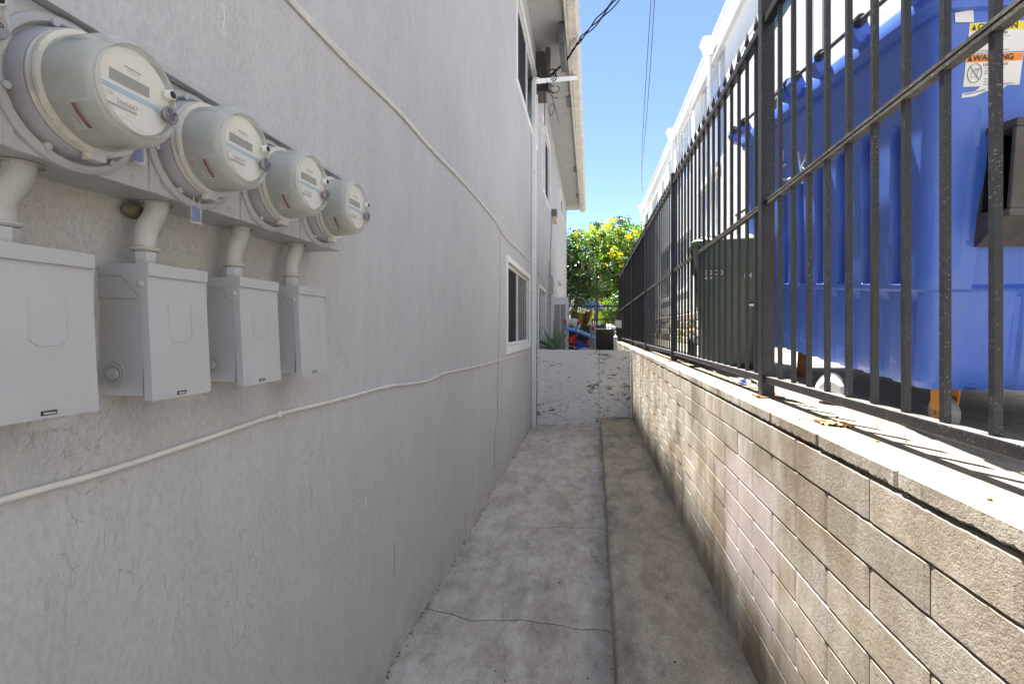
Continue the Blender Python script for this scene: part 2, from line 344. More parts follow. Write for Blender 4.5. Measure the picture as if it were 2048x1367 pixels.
# ------------------------------------------------------------------ mesh helpers
class MB:
    def __init__(s): s.v = []; s.f = []; s.tone = {}
    def add(s, vs, fs):
        o = len(s.v); s.v += [tuple(p) for p in vs]; s.f += [tuple(i + o for i in f) for f in fs]; return s
    def box(s, x0, x1, y0, y1, z0, z1):
        return s.add([(x0, y0, z0), (x1, y0, z0), (x1, y1, z0), (x0, y1, z0), (x0, y0, z1), (x1, y0, z1), (x1, y1, z1), (x0, y1, z1)],
                     [(0, 3, 2, 1), (4, 5, 6, 7), (0, 1, 5, 4), (1, 2, 6, 5), (2, 3, 7, 6), (3, 0, 4, 7)])
    def bbox(s, x0, x1, y0, y1, z0, z1, b):
        """box with bevelled edges"""
        bm = bmesh.new(); bmesh.ops.create_cube(bm, size=1)
        for v in bm.verts: v.co = Vector(((x0 + x1) / 2 + v.co.x * (x1 - x0), (y0 + y1) / 2 + v.co.y * (y1 - y0), (z0 + z1) / 2 + v.co.z * (z1 - z0)))
        bmesh.ops.bevel(bm, geom=bm.edges[:], offset=b, segments=2, affect='EDGES', profile=0.5)
        bm.verts.index_update(); s.add([v.co[:] for v in bm.verts], [[v.index for v in f.verts] for f in bm.faces]); bm.free(); return s
    def hexa(s, pts):  # 8 points ordered as box
        return s.add(pts, [(0, 3, 2, 1), (4, 5, 6, 7), (0, 1, 5, 4), (1, 2, 6, 5), (2, 3, 7, 6), (3, 0, 4, 7)])
    def quad(s, a, b, c, d): return s.add([a, b, c, d], [(0, 1, 2, 3)])
    def tube(s, path, r, n=8, cap=True):
        path = [Vector(p) for p in path]; rs = r if isinstance(r, (list, tuple)) else [r] * len(path)
        rings = []; up = None
        for i, p in enumerate(path):
            a = path[max(0, i - 1)]; b = path[min(len(path) - 1, i + 1)]
            t = (b - a).normalized()
            if up is None: up = t.orthogonal().normalized()
            else:
                up = (up - t * up.dot(t)); up = up.normalized() if up.length > 1e-6 else t.orthogonal().normalized()
            w = t.cross(up)
            rings.append([p + (up * math.cos(2 * math.pi * k / n) + w * math.sin(2 * math.pi * k / n)) * rs[i] for k in range(n)])
        vs = [v for rg in rings for v in rg]; fs = []
        for i in range(len(path) - 1):
            for k in range(n):
                fs.append((i * n + k, i * n + (k + 1) % n, (i + 1) * n + (k + 1) % n, (i + 1) * n + k))
        if cap: fs.append(tuple(range(n - 1, -1, -1))); fs.append(tuple((len(path) - 1) * n + k for k in range(n)))
        return s.add(vs, fs)
    def lathe(s, prof, c, axis='X', n=48, caps=(False, False)):
        """prof: list of (along, radius)"""
        vs = []; fs = []
        for a, r in prof:
            for k in range(n):
                t = 2 * math.pi * k / n; p, q = r * math.cos(t), r * math.sin(t)
                if axis == 'X': vs.append((c[0] + a, c[1] + p, c[2] + q))
                elif axis == 'Y': vs.append((c[0] + q, c[1] + a, c[2] + p))
                else: vs.append((c[0] + p, c[1] + q, c[2] + a))
        for i in range(len(prof) - 1):
            for k in range(n): fs.append((i * n + k, i * n + (k + 1) % n, (i + 1) * n + (k + 1) % n, (i + 1) * n + k))
        if caps[0]: fs.append(tuple(range(n - 1, -1, -1)))
        if caps[1]: fs.append(tuple((len(prof) - 1) * n + k for k in range(n)))
        return s.add(vs, fs)
    def prism(s, poly, axis, a0, a1):
        """poly 2D points; axis 'X': (y,z), 'Y': (x,z), 'Z': (x,y)"""
        def P(p, a): return {'X': (a, p[0], p[1]), 'Y': (p[0], a, p[1]), 'Z': (p[0], p[1], a)}[axis]
        n = len(poly)
        return s.add([P(p, a0) for p in poly] + [P(p, a1) for p in poly],
                     [tuple(range(n - 1, -1, -1)), tuple(range(n, 2 * n))] + [(i, (i + 1) % n, n + (i + 1) % n, n + i) for i in range(n)])
    def sphere(s, c, r, n=12, m=8, sq=(1, 1, 1)):
        vs = []; fs = []
        for j in range(m + 1):
            ph = math.pi * j / m
            for k in range(n):
                t = 2 * math.pi * k / n
                vs.append((c[0] + r * sq[0] * math.sin(ph) * math.cos(t), c[1] + r * sq[1] * math.sin(ph) * math.sin(t), c[2] + r * sq[2] * math.cos(ph)))
        for j in range(m):
            for k in range(n): fs.append((j * n + k, (j + 1) * n + k, (j + 1) * n + (k + 1) % n, j * n + (k + 1) % n))
        return s.add(vs, fs)
    def text(s, body, org, xd, yd, size, off=0.0, align='LEFT', bold=0.0, space=1.0):
        cu = bpy.data.curves.new('t', 'FONT'); cu.body = body; cu.size = size; cu.align_x = align; cu.offset = bold; cu.space_character = space
        cu.resolution_u = 3
        ob = bpy.data.objects.new('t', cu); COL.objects.link(ob)
        dg = bpy.context.evaluated_depsgraph_get(); me = ob.evaluated_get(dg).to_mesh()
        o = Vector(org); xd = Vector(xd).normalized(); yd = Vector(yd).normalized(); nn = xd.cross(yd)
        s.add([o + xd * v.co.x + yd * v.co.y + nn * off for v in me.vertices], [tuple(p.vertices) for p in me.polygons])
        ob.evaluated_get(dg).to_mesh_clear(); bpy.data.objects.remove(ob); bpy.data.curves.remove(cu)
        return s
    def build(s, name, mat, parent=None, smooth=False, sub=(0, 0, 0), angle=40, fix=True):
        me = bpy.data.meshes.new(name)
        if parent is not None and sub == (0, 0, 0):
            r = parent
            while r.parent: r = r.parent
            sub = r.get('_o', (0, 0, 0))
        me.from_pydata([(a - sub[0], b - sub[1], c - sub[2]) for a, b, c in s.v], [], s.f)
        if fix:
            bm = bmesh.new(); bm.from_mesh(me); bmesh.ops.recalc_face_normals(bm, faces=bm.faces); bm.to_mesh(me); bm.free()
        me.validate()
        mats = mat if isinstance(mat, (list, tuple)) else [mat]
        for m in mats: me.materials.append(m)
        if smooth:
            for p in me.polygons: p.use_smooth = True
            bm = bmesh.new(); bm.from_mesh(me)
            for e in bm.edges:
                if len(e.link_faces) == 2 and e.calc_face_angle(0) > R(angle): e.smooth = False
            bm.to_mesh(me); bm.free()
        o = bpy.data.objects.new(name, me); COL.objects.link(o)
        if parent is not None: o.parent = parent
        return o

def tag(o, label=None, cat=None, group=None, kind=None):
    if label: o['label'] = label
    if cat: o['category'] = cat
    if group: o['group'] = group
    if kind: o['kind'] = kind
    return o
ROOTS = []
def root(name, label, cat, loc, group=None, rot=(0, 0, 0), world_coords=True):
    o = bpy.data.objects.new(name, None); COL.objects.link(o); o.location = loc; o.rotation_euler = rot
    o.empty_display_size = 0.1
    o['_o'] = tuple(loc) if world_coords else (0, 0, 0)
    ROOTS.append(o)
    return tag(o, label, cat, group)
def copy_tree(o, parent=None):
    c = o.copy(); COL.objects.link(c)
    if parent is not None: c.parent = parent
    else: ROOTS.append(c)
    for ch in list(o.children): copy_tree(ch, c)
    return c

XW = -0.96            # face of the grey house
GND = lambda y: -1.66 + 0.0075 * y       # alley concrete rises a little
LEDGE = -1.457
CAP = -0.309
def yard(y): return -0.425 + 0.092 * (y - 2.51) if y < 4.3 else -0.26 + 0.0035 * (y - 4.3)

# ------------------------------------------------------------------ ground
g = MB(); g.add([(-400, -400, -1.9), (400, -400, -1.9), (400, 600, -1.9), (-400, 600, -1.9)], [(0, 1, 2, 3)])
tag(g.build('ground', M['far']), kind='structure')
# concrete yard on the high side
ys = [-6, -2, 0, 1, 2, 3, 4, 4.3, 6, 9, 14, 22, 40, 80]
g = MB(); xs = [0.885, 1.2, 2, 3, 30]
for y in ys:
    for x in xs: g.v.append((x, y, yard(y)))
for i in range(len(ys) - 1):
    for j in range(len(xs) - 1): a = i * len(xs) + j; g.f.append((a, a + 1, a + len(xs) + 1, a + len(xs)))
tag(g.build('pavement', M['yard']), kind='structure')
# alley path: slabs parted by wandering cracks
def edge_r(y):
    pts = [(-3, .09), (2.36, .112), (3.4, .127), (6.6, .154), (8.4, .160), (24, .30)]
    for (a, b), (c, d) in zip(pts, pts[1:]):
        if a <= y <= c: return b + (d - b) * (y - a) / (c - a)
    return .2
cracks = [[(-1.0, .9), (.3, .9)],
          [(-.97, 2.865), (-.796, 2.816), (-.639, 2.775), (-.475, 2.815), (-.334, 2.827), (-.164, 2.805), (-.054, 2.789), (.2, 2.81)],
          [(-.97, 4.33), (-.709, 4.201), (-.487, 4.117), (-.204, 4.182), (.2, 4.215)],
          [(-.97, 5.66), (-.551, 5.61), (-.269, 5.525), (.2, 5.551)], [(-.97, 6.887), (-.405, 6.913), (.2, 6.911)],
          [(-.97, 8.3), (.2, 8.3)], [(-.97, 12.), (.3, 12.)], [(-.97, 17.), (.3, 17.)], [(-2.5, 24.), (.5, 24.)]]
def cy(c, x):
    for (a, b), (p, q) in zip(c, c[1:]):
        if a <= x <= p:
            t = (x - a) / (p - a); return b + (q - b) * t + 0.006 * math.sin(x * 31 + b * 7) + 0.004 * math.sin(x * 77)
    return c[-1][1] if x > c[-1][0] else c[0][1]
g = MB(); N = 28
prev = [(-1.0, -3.0), (.3, -3.0)]
for ci, c in enumerate(cracks):
    gap = [.003, .006, .0042, .003, .0026, .003, .003, .003, .003][ci]; pg = .0035 if ci else 0
    M_ = 14; base = len(g.v)
    for i in range(N + 1):
        for j in range(M_ + 1):
            x0 = -0.975 if ci < 8 else -2.5
            # x depends on the ledge edge at that y
            x = x0 + (edge_r(cy(prev, 0)) - x0) * i / N
            ya = cy(prev, x) + gap; yb = cy(c, x) - gap
            y = ya + (yb - ya) * j / M_
            x = x0 + (edge_r(y) - x0) * i / N
            z = GND(y) + 0.0035 * math.sin(x * 3 + y) + 0.003 * math.sin(y * 2.3 + x * 5)
            if j in (0, M_): z -= 0.0025
            g.v.append((x, y, z))
    for i in range(N):
        for j in range(M_): a = base + i * (M_ + 1) + j; g.f.append((a, a + M_ + 1, a + M_ + 2, a + 1))
    for j in (0, M_):          # crack side walls
        b2 = len(g.v)
        for i in range(N + 1): v = g.v[base + i * (M_ + 1) + j]; g.v.append((v[0], v[1], v[2] - .03))
        for i in range(N): g.f.append((base + i * (M_ + 1) + j, b2 + i, b2 + i + 1, base + (i + 1) * (M_ + 1) + j))
    prev = c
g.add([(-2.5, -3, -1.72), (.4, -3, -1.72), (.4, 24, -1.53), (-2.5, 24, -1.53)], [(0, 1, 2, 3)])
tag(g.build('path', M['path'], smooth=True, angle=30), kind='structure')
# raised ledge along the block wall
g = MB(); n = 40
prof = lambda y: [(edge_r(y) - .004, GND(y) - .03), (edge_r(y) + .001, LEDGE - .03), (edge_r(y) + .004, LEDGE - .012), (edge_r(y) + .012, LEDGE - .003), (edge_r(y) + .026, LEDGE + .001), (.4, LEDGE + .004), (.70, LEDGE + .006)]
yy = [-3 + 11.42 * i / n for i in range(n + 1)]
for y in yy:
    wob = .003 * math.sin(y * 3.1) + .002 * math.sin(y * 7.7)
    for (x, z) in prof(y): g.v.append((x + wob, y, z))
m_ = 7
for i in range(n):
    for j in range(m_ - 1): a = i * m_ + j; g.f.append((a, a + m_, a + m_ + 1, a + 1))
g.f.append(tuple(n * m_ + j for j in range(m_)))
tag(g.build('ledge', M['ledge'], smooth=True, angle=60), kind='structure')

# ------------------------------------------------------------------ block retaining wall
rw = root('retaining_wall', 'long tan concrete block wall with dark open joints between the ledge and the iron fence', 'wall', (.78, 7, LEDGE))
def blocks(name, zs, y_end, face_x, back_x, L=0.45, start=-1.6, off0=0.0, mat=None):
    g = MB(); rnd = random.Random(5); tones = []
    for k, (z1, z0) in enumerate(zs):
        y = start + (0.041 if k % 2 else 0.041 + L / 2) + off0
        while y < y_end:
            ya, yb = y + .0018, y + L - .0018
            fx = face_x + rnd.uniform(-.0007, .0007)
            hz0, hz1 = z0 + .0022, z1 - .0022
            nseg = 26 if y < 3.5 else 3
            rough = .0011 if y < 3.5 else 0.0003
            v = []; b = .002
            for i in range(nseg + 1):
                yq = ya + (yb - ya) * i / nseg
                jz1 = hz1 - abs(rnd.gauss(0, rough)); jz0 = hz0 + abs(rnd.gauss(0, rough * .5)); 
                e = b if i in (0, nseg) else 0
                v += [(fx + .03, yq, jz0), (fx + b + e, yq, jz0), (fx + e, yq, jz0 + b), (fx + e, yq, jz1 - b), (fx + b + e, yq, jz1), (fx + .03, yq, jz1)]
            f = []
            for i in range(nseg):
                for j in range(5): a = i * 6 + j; f.append((a, a + 6, a + 7, a + 1))
            f.append((0, 1, 2, 3, 4, 5)); a = nseg * 6; f.append((a + 5, a + 4, a + 3, a + 2, a + 1, a))
            n0 = len(g.f); g.add(v, f)
            t = rnd.uniform(.80, 1.06); w = rnd.uniform(-.03, .04)
            tones += [(t + w, t, t - w, 1)] * (len(g.f) - n0)
            y += L
    # mortar core behind the joints
    n0 = len(g.f); g.box(face_x + .007, back_x, start, y_end + L, zs[-1][1] - .2, zs[0][0] - .012)
    tones += [(.62, .59, .54, 1)] * (len(g.f) - n0)
    o = g.build(name, mat or M['block'], rw, fix=False)
    ca = o.data.color_attributes.new('tone', 'FLOAT_COLOR', 'CORNER')
    for p in o.data.polygons:
        for li in p.loop_indices: ca.data[li].color = tones[p.index]
    return o
zs = [(CAP - .057 - .1091 * i, CAP - .057 - .1091 * (i + 1)) for i in range(10)]
blocks('block_face', zs, 14.2, .68, .87)
# chunky top course, its outer edge worn
g = MB(); rnd = random.Random(3)
tones = []
y = -1.55
while y < 14.2:
    ya, yb = y + .003, y + .4 - .003
    nseg = 44 if y < 3.5 else 4; v = []
    amp = 1.0 if y < 4 else .4
    for i in range(nseg + 1):
        yq = ya + (yb - ya) * i / nseg; e = .003 if i in (0, nseg) else 0
        w = amp * abs(rnd.gauss(0, .0022)); w2 = amp * abs(rnd.gauss(0, .0035))
        v += [(.71, yq, CAP - .053), (.684 + e, yq, CAP - .051 + w2), (.6785 + e + w * .3, yq, CAP - .046 + w2), (.6785 + e, yq, CAP - .010), (.683 + w, yq, CAP - .003 - w * .5), (.70, yq, CAP)]
    f = []
    for i in range(nseg):
        for j in range(5): a = i * 6 + j; f.append((a, a + 6, a + 7, a + 1))
    f.append((0, 1, 2, 3, 4, 5)); a = nseg * 6; f.append((a + 5, a + 4, a + 3, a + 2, a + 1, a))
    n0 = len(g.f); g.add(v, f); t = rnd.uniform(.95, 1.12); tones += [(t, t, t * 1.01, 1)] * (len(g.f) - n0)
    y += .4
o = g.build('top_course', M['block'], rw, fix=False)
ca = o.data.color_attributes.new('tone', 'FLOAT_COLOR', 'CORNER')
for p in o.data.polygons:
    for li in p.loop_indices: ca.data[li].color = tones[p.index]
g = MB(); g.box(.6995, .885, -1.6, 14.3, CAP - .9, CAP - .0005)
g.build('mortar_cap', M['cap'], rw)

# ------------------------------------------------------------------ grey house on the left
house = root('apartment_house', 'grey stucco two-storey apartment house filling the left side of the alley', 'building', (-3, 9, -1.7))
def wall_holes(g, x, y0, y1, z0, z1, holes, depth, sgn=-1):
    ys = sorted({y0, y1, *[h[0] for h in holes], *[h[1] for h in holes]}); zs = sorted({z0, z1, *[h[2] for h in holes], *[h[3] for h in holes]})
    for a, b in zip(ys, ys[1:]):
        for c, d in zip(zs, zs[1:]):
            my, mz = (a + b) / 2, (c + d) / 2
            if any(h[0] < my < h[1] and h[2] < mz < h[3] for h in holes): continue
            g.quad((x, a, c), (x, b, c), (x, b, d), (x, a, d))
    for h in holes:
        a, b, c, d = h[:4]; X2 = x + sgn * depth
        g.quad((x, a, c), (X2, a, c), (X2, a, d), (x, a, d)); g.quad((x, b, c), (X2, b, c), (X2, b, d), (x, b, d))
        g.quad((x, a, c), (X2, a, c), (X2, b, c), (x, b, c)); g.quad((x, a, d), (X2, a, d), (X2, b, d), (x, b, d))
H = [(5.80, 8.00, -.20, .79), (9.45, 10.86, -1.45, .78), (6.60, 9.10, 3.31, 4.51), (10.25, 12.1, 2.88, 4.32), (16.4, 18.1, 3.9, 4.55), (13.2, 20.0, -1.3, .60)]
g = MB(); wall_holes(g, XW, -3, 21, -1.75, 5.6, H[:5], .09)
g.box(-9, -1.2, -3, 21, -1.75, 5.7)
g.quad((XW, 21, -1.75), (-9, 21, -1.75), (-9, 21, 5.6), (XW, 21, 5.6))
g.quad((XW, -3, -1.75), (-9, -3, -1.75), (-9, -3, 5.6), (XW, -3, 5.6))
g.quad((XW, -3, 5.6), (XW, 21, 5.6), (-1.21, 21, 5.6), (-1.21, -3, 5.6))
g.build('wall', M['stucco'], house, fix=False)
g = MB(); g.hexa([(-9.6, -3.4, 5.15), (-.40, -3.4, 5.05), (-.40, 21.6, 5.05), (-9.6, 21.6, 5.15), (-9.6, -3.4, 5.2), (-.40, -3.4, 5.09), (-.40, 21.6, 5.09), (-9.6, 21.6, 5.2)])
sf = g.build('soffit', M['soffit'], house)
g = MB(); g.hexa([(-9.6, -3.4, 5.21), (-.36, -3.4, 5.11), (-.36, 21.6, 5.11), (-9.6, 21.6, 5.21), (-6, -3.4, 6.4), (-.36, -3.4, 5.17), (-.36, 21.6, 5.17), (-6, 21.6, 6.4)])
g.build('roof', M['cream'], house)
for y in (11.0, 15.8, 19.0):
    g = MB(); g.box(-.52, -.405, y, y + .55, 5.035, 5.049); g.build('soffit_vent', M['dark_ring'], house)
# fascia and gutter with straps
g = MB(); g.box(-.40, -.365, -3.4, 21.6, 4.93, 5.108); g.build('fascia', M['cream'], house)
gut = MB(); n = 1
sec = [(-.362, 5.10), (-.362, 4.965), (-.335, 4.95), (-.225, 4.95), (-.205, 4.965), (-.195, 5.02), (-.17, 5.05), (-.165, 5.10), (-.175, 5.10), (-.18, 5.055), (-.205, 5.02), (-.213, 4.975), (-.23, 4.962), (-.33, 4.962), (-.352, 4.975), (-.352, 5.10)]
gut.prism(sec, 'Y', -3.4, 21.62)
go = gut.build('gutter', M['cream'], house)
for i in range(31):
    s = MB(); y = -2.6 + .8 * i
    s.box(-.36, -.158, y, y + .022, 5.101, 5.106); s.box(-.16, -.157, y, y + .022, 5.05, 5.1065)
    s.box(-.365, -.16, y, y + .018, 4.945, 4.9485)
    s.build('gutter_strap', M['white_trim'], go)
# downspout
ds = MB(); ds.bbox(-.955, -.885, 8.30, 8.40, -1.62, 4.06, .006)
ds.tube([(-.92, 8.35, 4.02), (-.92, 8.35, 4.10), (-.90, 8.37, 4.15), (-.87, 8.42, 4.18)], .045, 4)
do = ds.build('downspout', M['white_trim'], house)
g = MB(); g.tube([(-.90, 8.37, 4.12), (-.28, 10.0, 4.93)], .052, 4); g.build('elbow_pipe', M['white_trim'], do)
for z in (-.85, .62, 2.6):
    g = MB(); g.box(-.957, -.880, 8.26, 8.44, z, z + .03); g.build('pipe_strap', M['white_trim'], do)
def window(y0, y1, z0, z1, split, left, right, fw=.07, proud=.022, sill=True, bars=None):
    f = MB(); x1 = XW + proud; x0 = XW - .004
    for a in ((y0 - fw, y1 + fw, z1, z1 + fw), (y0 - fw, y1 + fw, z0 - fw * (1.3 if sill else 1), z0), (y0 - fw, y0, z0, z1), (y1, y1 + fw, z0, z1)):
        f.bbox(x0, x1, a[0], a[1], a[2] + .0006, a[3] - .0006, .004)
    fo = f.build('window', M['white_trim'], house)
    s = MB(); ym = y0 + (y1 - y0) * split
    for a in ((y0, y1, z1 - .04, z1), (y0, y1, z0, z0 + .04), (y0, y0 + .04, z0 + .04, z1 - .04), (y1 - .04, y1, z0 + .04, z1 - .04), (ym - .03, ym + .03, z0 + .04, z1 - .04)):
        s.box(XW - .055, XW - .02, a[0] + .001, a[1] - .001, a[2] + .001, a[3] - .001)
    s.build('sash', M['white_trim'], fo)
    p = MB(); p.box(XW - .05, XW - .04, y0 + .04, ym - .03, z0 + .04, z1 - .04); p.build('pane', left, fo)
    p = MB(); p.box(XW - .05, XW - .04, ym + .03, y1 - .04, z0 + .04, z1 - .04); p.build('pane', right, fo)
    if bars:
        b = MB()
        for y in bars: b.box(XW - .04, XW - .03, y - .008, y + .008, z0 + .04, z1 - .04)
        b.build('security_bar', M['blind'], fo)
    return fo
window(*H[0], .48, M['glass_dark'], M['glass_green'], bars=[7.1, 7.3, 7.5, 7.7])
window(*H[1], .55, M['glass_dark'], M['glass_sky'], sill=False)
window(*H[2], .52, M['glass_dark'], M['glass_green'])
window(*H[3], .5, M['blind'], M['glass_dark'], fw=.06)
window(*H[4], .5, M['blind'], M['glass_dark'], fw=.05)
# open white framed door leaf standing out from the wall
fr = MB(); Y0 = 12.4
for a in ((-.958, -.52, .60, .78), (-.958, -.87, -1.5, .60), (-.60, -.52, -1.5, .60)): fr.bbox(a[0], a[1], Y0, Y0 + .045, a[2] + .001, a[3] - .001, .004)
dr = fr.build('open_door', M['white_trim'], house); tag(dr, 'white framed screen door standing open across the wall')
g = MB(); g.box(-.87, -.60, Y0 + .02, Y0 + .026, -1.5, .60); g.build('door_screen', M['screen'], dr)
g = MB(); g.box(-.73, -.715, Y0 + .008, Y0 + .018, -1.5, .60); g.box(-.87, -.60, Y0 + .010, Y0 + .0175, -.28, -.26); g.build('muntin', M['white_trim'], dr)
# hairline expansion joint
g = MB(); pts = [(XW + .001, 5.37, 1.1), (XW + .001, 5.35, .4), (XW + .001, 5.30, -.1), (XW + .001, 5.20, -.6), (XW + .001, 5.22, -.9), (XW + .001, 5.05, -1.1), (XW + .001, 5.03, -1.42)]
g.tube(pts, .0022, 5); g.build('stucco_crack', M['dark_ring'], house)

for pts, mt, rr in (([(2.385, -1.062), (2.391, -1.13), (2.379, -1.212)], 'dark_ring', .0012), ([(2.065, -.728), (2.066, -.771)], 'white_trim', .0016), ([(2.518, -1.418), (2.515, -1.47)], 'white_trim', .0022), ([(1.2, .78), (1.21, .83), (1.205, .86)], 'white_trim', .0008)):
    g = MB(); g.tube([(XW + .0006, y, z) for y, z in pts], rr, 5); g.build('scuff_mark', M[mt], house)
# ------------------------------------------------------------------ meter panel
pan = root('meter_panel', 'long grey sheet-metal panel on the stucco carrying the round electric meters', 'meter panel', (XW, .9, .265))
g = MB(); g.bbox(XW, -.847, -.1, 1.625, .267, .505, .002)
g.build('housing', M['grey_metal'], pan)
g = MB(); g.hexa([(XW, -.1, .508), (-.826, -.1, .506), (-.826, 1.64, .506), (XW, 1.64, .508), (XW, -.1, .540), (-.826, -.1, .519), (-.826, 1.64, .519), (XW, 1.64, .540)])
g.build('rain_hood', M['grey_metal'], pan)
MY = [.713 + .2585 * i for i in (-1, 0, 1, 2, 3)]
for i in range(-1, 3):
    y = .713 + .2585 * (i + .5) + .03
    g = MB(); g.box(-.8475, -.8435, y - .012, y + .012, .268, .503); g.box(-.8436, -.8425, y - .0015, y + .0015, .268, .503)
    g.build('cover_seam', M['grey_metal'], pan)
    for dy in (-.045, .05):
        s = MB(); s.lathe([(0, .0065), (.0022, .0058), (.0032, .003), (.0033, 0.0001)], (-.847, y + dy, .284), n=14)
        s.box(-.8442, -.8432, y + dy - .005, y + dy + .005, .2832, .2848)
        s.build('screw', M['grey_metal'], pan, smooth=True)
for q, y in enumerate(MY):
    g = MB(); g.lathe([(0, .122), (.008, .121), (.0125, .116), (.0115, .109), (.006, .105), (.0005, .104)], (-.847, y, .3815), n=64)
    g.build('socket_rim', M['grey_metal'], pan, smooth=True)

# ------------------------------------------------------------------ electric meters
mc = Vector((-.847, MY[0], .3815))
meter = root('electric_meter', 'cut-off meter at the far left picture edge, only its dome rim showing', 'electric meter', tuple(mc), 'electric meters on the grey panel')
c = tuple(mc)
g = MB(); g.lathe([(.0, .1015), (.010, .1005), (.028, .0985), (.031, .0975), (.031, .09), (.02, .088)], c, n=64); g.build('socket_collar', M['collar'], meter, smooth=True)
for t in (0.6, 1.9, 3.4, 4.25, 5.3):
    s = MB(); s.tube([(c[0] + .011, c[1] + .108 * math.cos(t), c[2] + .108 * math.sin(t)), (c[0] + .016, c[1] + .108 * math.cos(t), c[2] + .108 * math.sin(t))], .006, 10); s.build('rim_screw', M['grey_metal'], meter)
g = MB(); g.lathe([(.032, .088), (.032, .0945), (.036, .096), (.041, .0925), (.043, .0925), (.0475, .096), (.0515, .0945), (.0515, .087), (.049, .085)], c, n=72); 
rg = g.build('sealing_ring', M['ring'], meter, smooth=True)
g = MB(); g.box(c[0] + .034, c[0] + .052, c[1] - .012, c[1] + .012, c[2] - .106, c[2] - .092); g.tube([(c[0] + .043, c[1] - .015, c[2] - .1), (c[0] + .043, c[1] + .02, c[2] - .1)], .003, 8); g.build('ring_clasp', M['ring'], rg)
g = MB(); g.lathe([(.03, .080), (.085, .077), (.116, .070), (.119, .0001)], c, n=48); g.build('inner_body', M['meter_grey'], meter, smooth=True)
fp = MB(); fp.lathe([(.1195, .0655), (.1235, .0645), (.1235, .0001)], c, n=48); face = fp.build('face_plate', M['face'], meter, smooth=True)
fx = c[0] + .1242
def fq(g, a, b, d, e, x=fx): g.quad((x, c[1] + a, c[2] + d), (x, c[1] + b, c[2] + d), (x, c[1] + b, c[2] + e), (x, c[1] + a, c[2] + e))
g = MB(); fq(g, -.047, .024, .001, .0185); g.build('display', M['lcd'], face)
g = MB(); fq(g, -.064, .042, -.0135, -.0055); g.build('blue_stripe', M['stripe'], face)
g = MB(); g.text('5665667', (fx, c[1] - .035, c[2] - .031), (0, 1, 0), (0, 0, 1), .0105, bold=.0002)
g.text('CL200', (fx, c[1] - .058, c[2] - .022), (0, 1, 0), (0, 0, 1), .0062)
g.text('1 - 1 - 8', (fx, c[1] - .02, c[2] - .045), (0, 1, 0), (0, 0, 1), .005)
g.text('TYPE  FM 2S', (fx, c[1] - .03, c[2] - .052), (0, 1, 0), (0, 0, 1), .004)
g.build('printed_number', M['ink_grey'], face)
g = MB(); fq(g, -.052, .0, -.0375, -.0335); fq(g, -.022, .008, .031, .0335); fq(g, -.018, .005, .027, .0282)
g.build('fine_print', M['ink_grey'], face)
g = MB(); g.add([(c[0] + .1245, c[1] - .012, c[2] - .056), (c[0] + .1245, c[1] + .03, c[2] - .016), (c[0] + .1245, c[1] + .055, c[2] - .022), (c[0] + .1245, c[1] + .045, c[2] - .04), (c[0] + .1245, c[1] + .02, c[2] - .0585)], [(0, 1, 2, 3, 4)])
g.build('lower_badge', M['sticker'], face)
cv = MB()
cv.lathe([(.046, .0875), (.05, .087), (.10, .0853), (.113, .0843), (.1205, .082), (.1258, .0775), (.1285, .0715), (.1325, .0708), (.1338, .0698), (.1325, .0688), (.1285, .0685)], c, n=72)
cw = MB(); cw.lathe([(.1287, .0684), (.1288, .0001)], c, n=48)
cvo = cv.build('cover', M['cover'], meter, smooth=True, angle=50)
cw.build('front_lens', M['lens'], cvo)
# tooling ribs on the dome
for a in (-.55, -2.62, .35):
    s = MB(); ca_, sa = math.cos(a), math.sin(a)
    s.tube([(c[0] + .085, c[1] + .0845 * ca_, c[2] + .0845 * sa), (c[0] + .114, c[1] + .0822 * ca_, c[2] + .0822 * sa), (c[0] + .124, c[1] + .077 * ca_, c[2] + .077 * sa)], .0011, 6)
    s.build('mould_mark', M['sticker'], cvo)
# safety sticker wrapped on the side of the inner body
g = MB(); th0 = math.pi + .18; n = 10
def wrap(g, xa, xb, a0, a1, r=.0876):
    a0 += .13; a1 += .13
    base = len(g.v)
    for i in range(n + 1):
        a = a0 + (a1 - a0) * i / n
        for x in (xa, xb):
            rr = r - (x - .05) * .035
            g.v.append((c[0] + x, c[1] + rr * math.cos(a), c[2] + rr * math.sin(a)))
    for i in range(n): g.f.append((base + 2 * i, base + 2 * i + 1, base + 2 * i + 3, base + 2 * i + 2))
wrap(g, .064, .094, math.pi + .40, math.pi + .90); st = g.build('side_sticker', M['hazed_sticker'], meter, smooth=True)
g = MB(); wrap(g, .086, .0932, math.pi + .42, math.pi + .88, .0879); g.build('red_band', M['hazed_red'], st, smooth=True)
g = MB()
for i in range(5): wrap(g, .0655 + .004 * i, .067 + .004 * i, math.pi + .43, math.pi + (.86 - .1 * (i % 3)), .0879)
g.build('sticker_print', M['ink_grey'], st, smooth=True)
g = MB(); g.lathe([(.1285, .0085), (.138, .0082), (.139, .0075), (.139, .0062)], (c[0], c[1] + .056, c[2] + .020), n=24); g.build('optical_port', M['face'], meter, smooth=True)
g = MB(); g.lathe([(.1392, .0064), (.1400, .0055), (.1402, .0001)], (c[0], c[1] + .056, c[2] + .020), n=20); g.build('port_button', M['black'], meter, smooth=True)
g = MB(); g.lathe([(.1285, .0095), (.137, .0095), (.137, .0150), (.1405, .0155), (.1418, .0142), (.142, .0001)], (c[0], c[1] + .050, c[2] - .017), n=28); lk = g.build('reset_lock', M['lock'], meter, smooth=True)
g = MB()
for dy, dz, r in ((-.004, .005, .0036), (.006, .003, .0022), (.0, -.005, .0038)):
    g.tube([(c[0] + .1422, c[1] + .050 + dy + r * math.cos(t * .6), c[2] - .017 + dz + r * math.sin(t * .6)) for t in range(11)], .0006, 5)
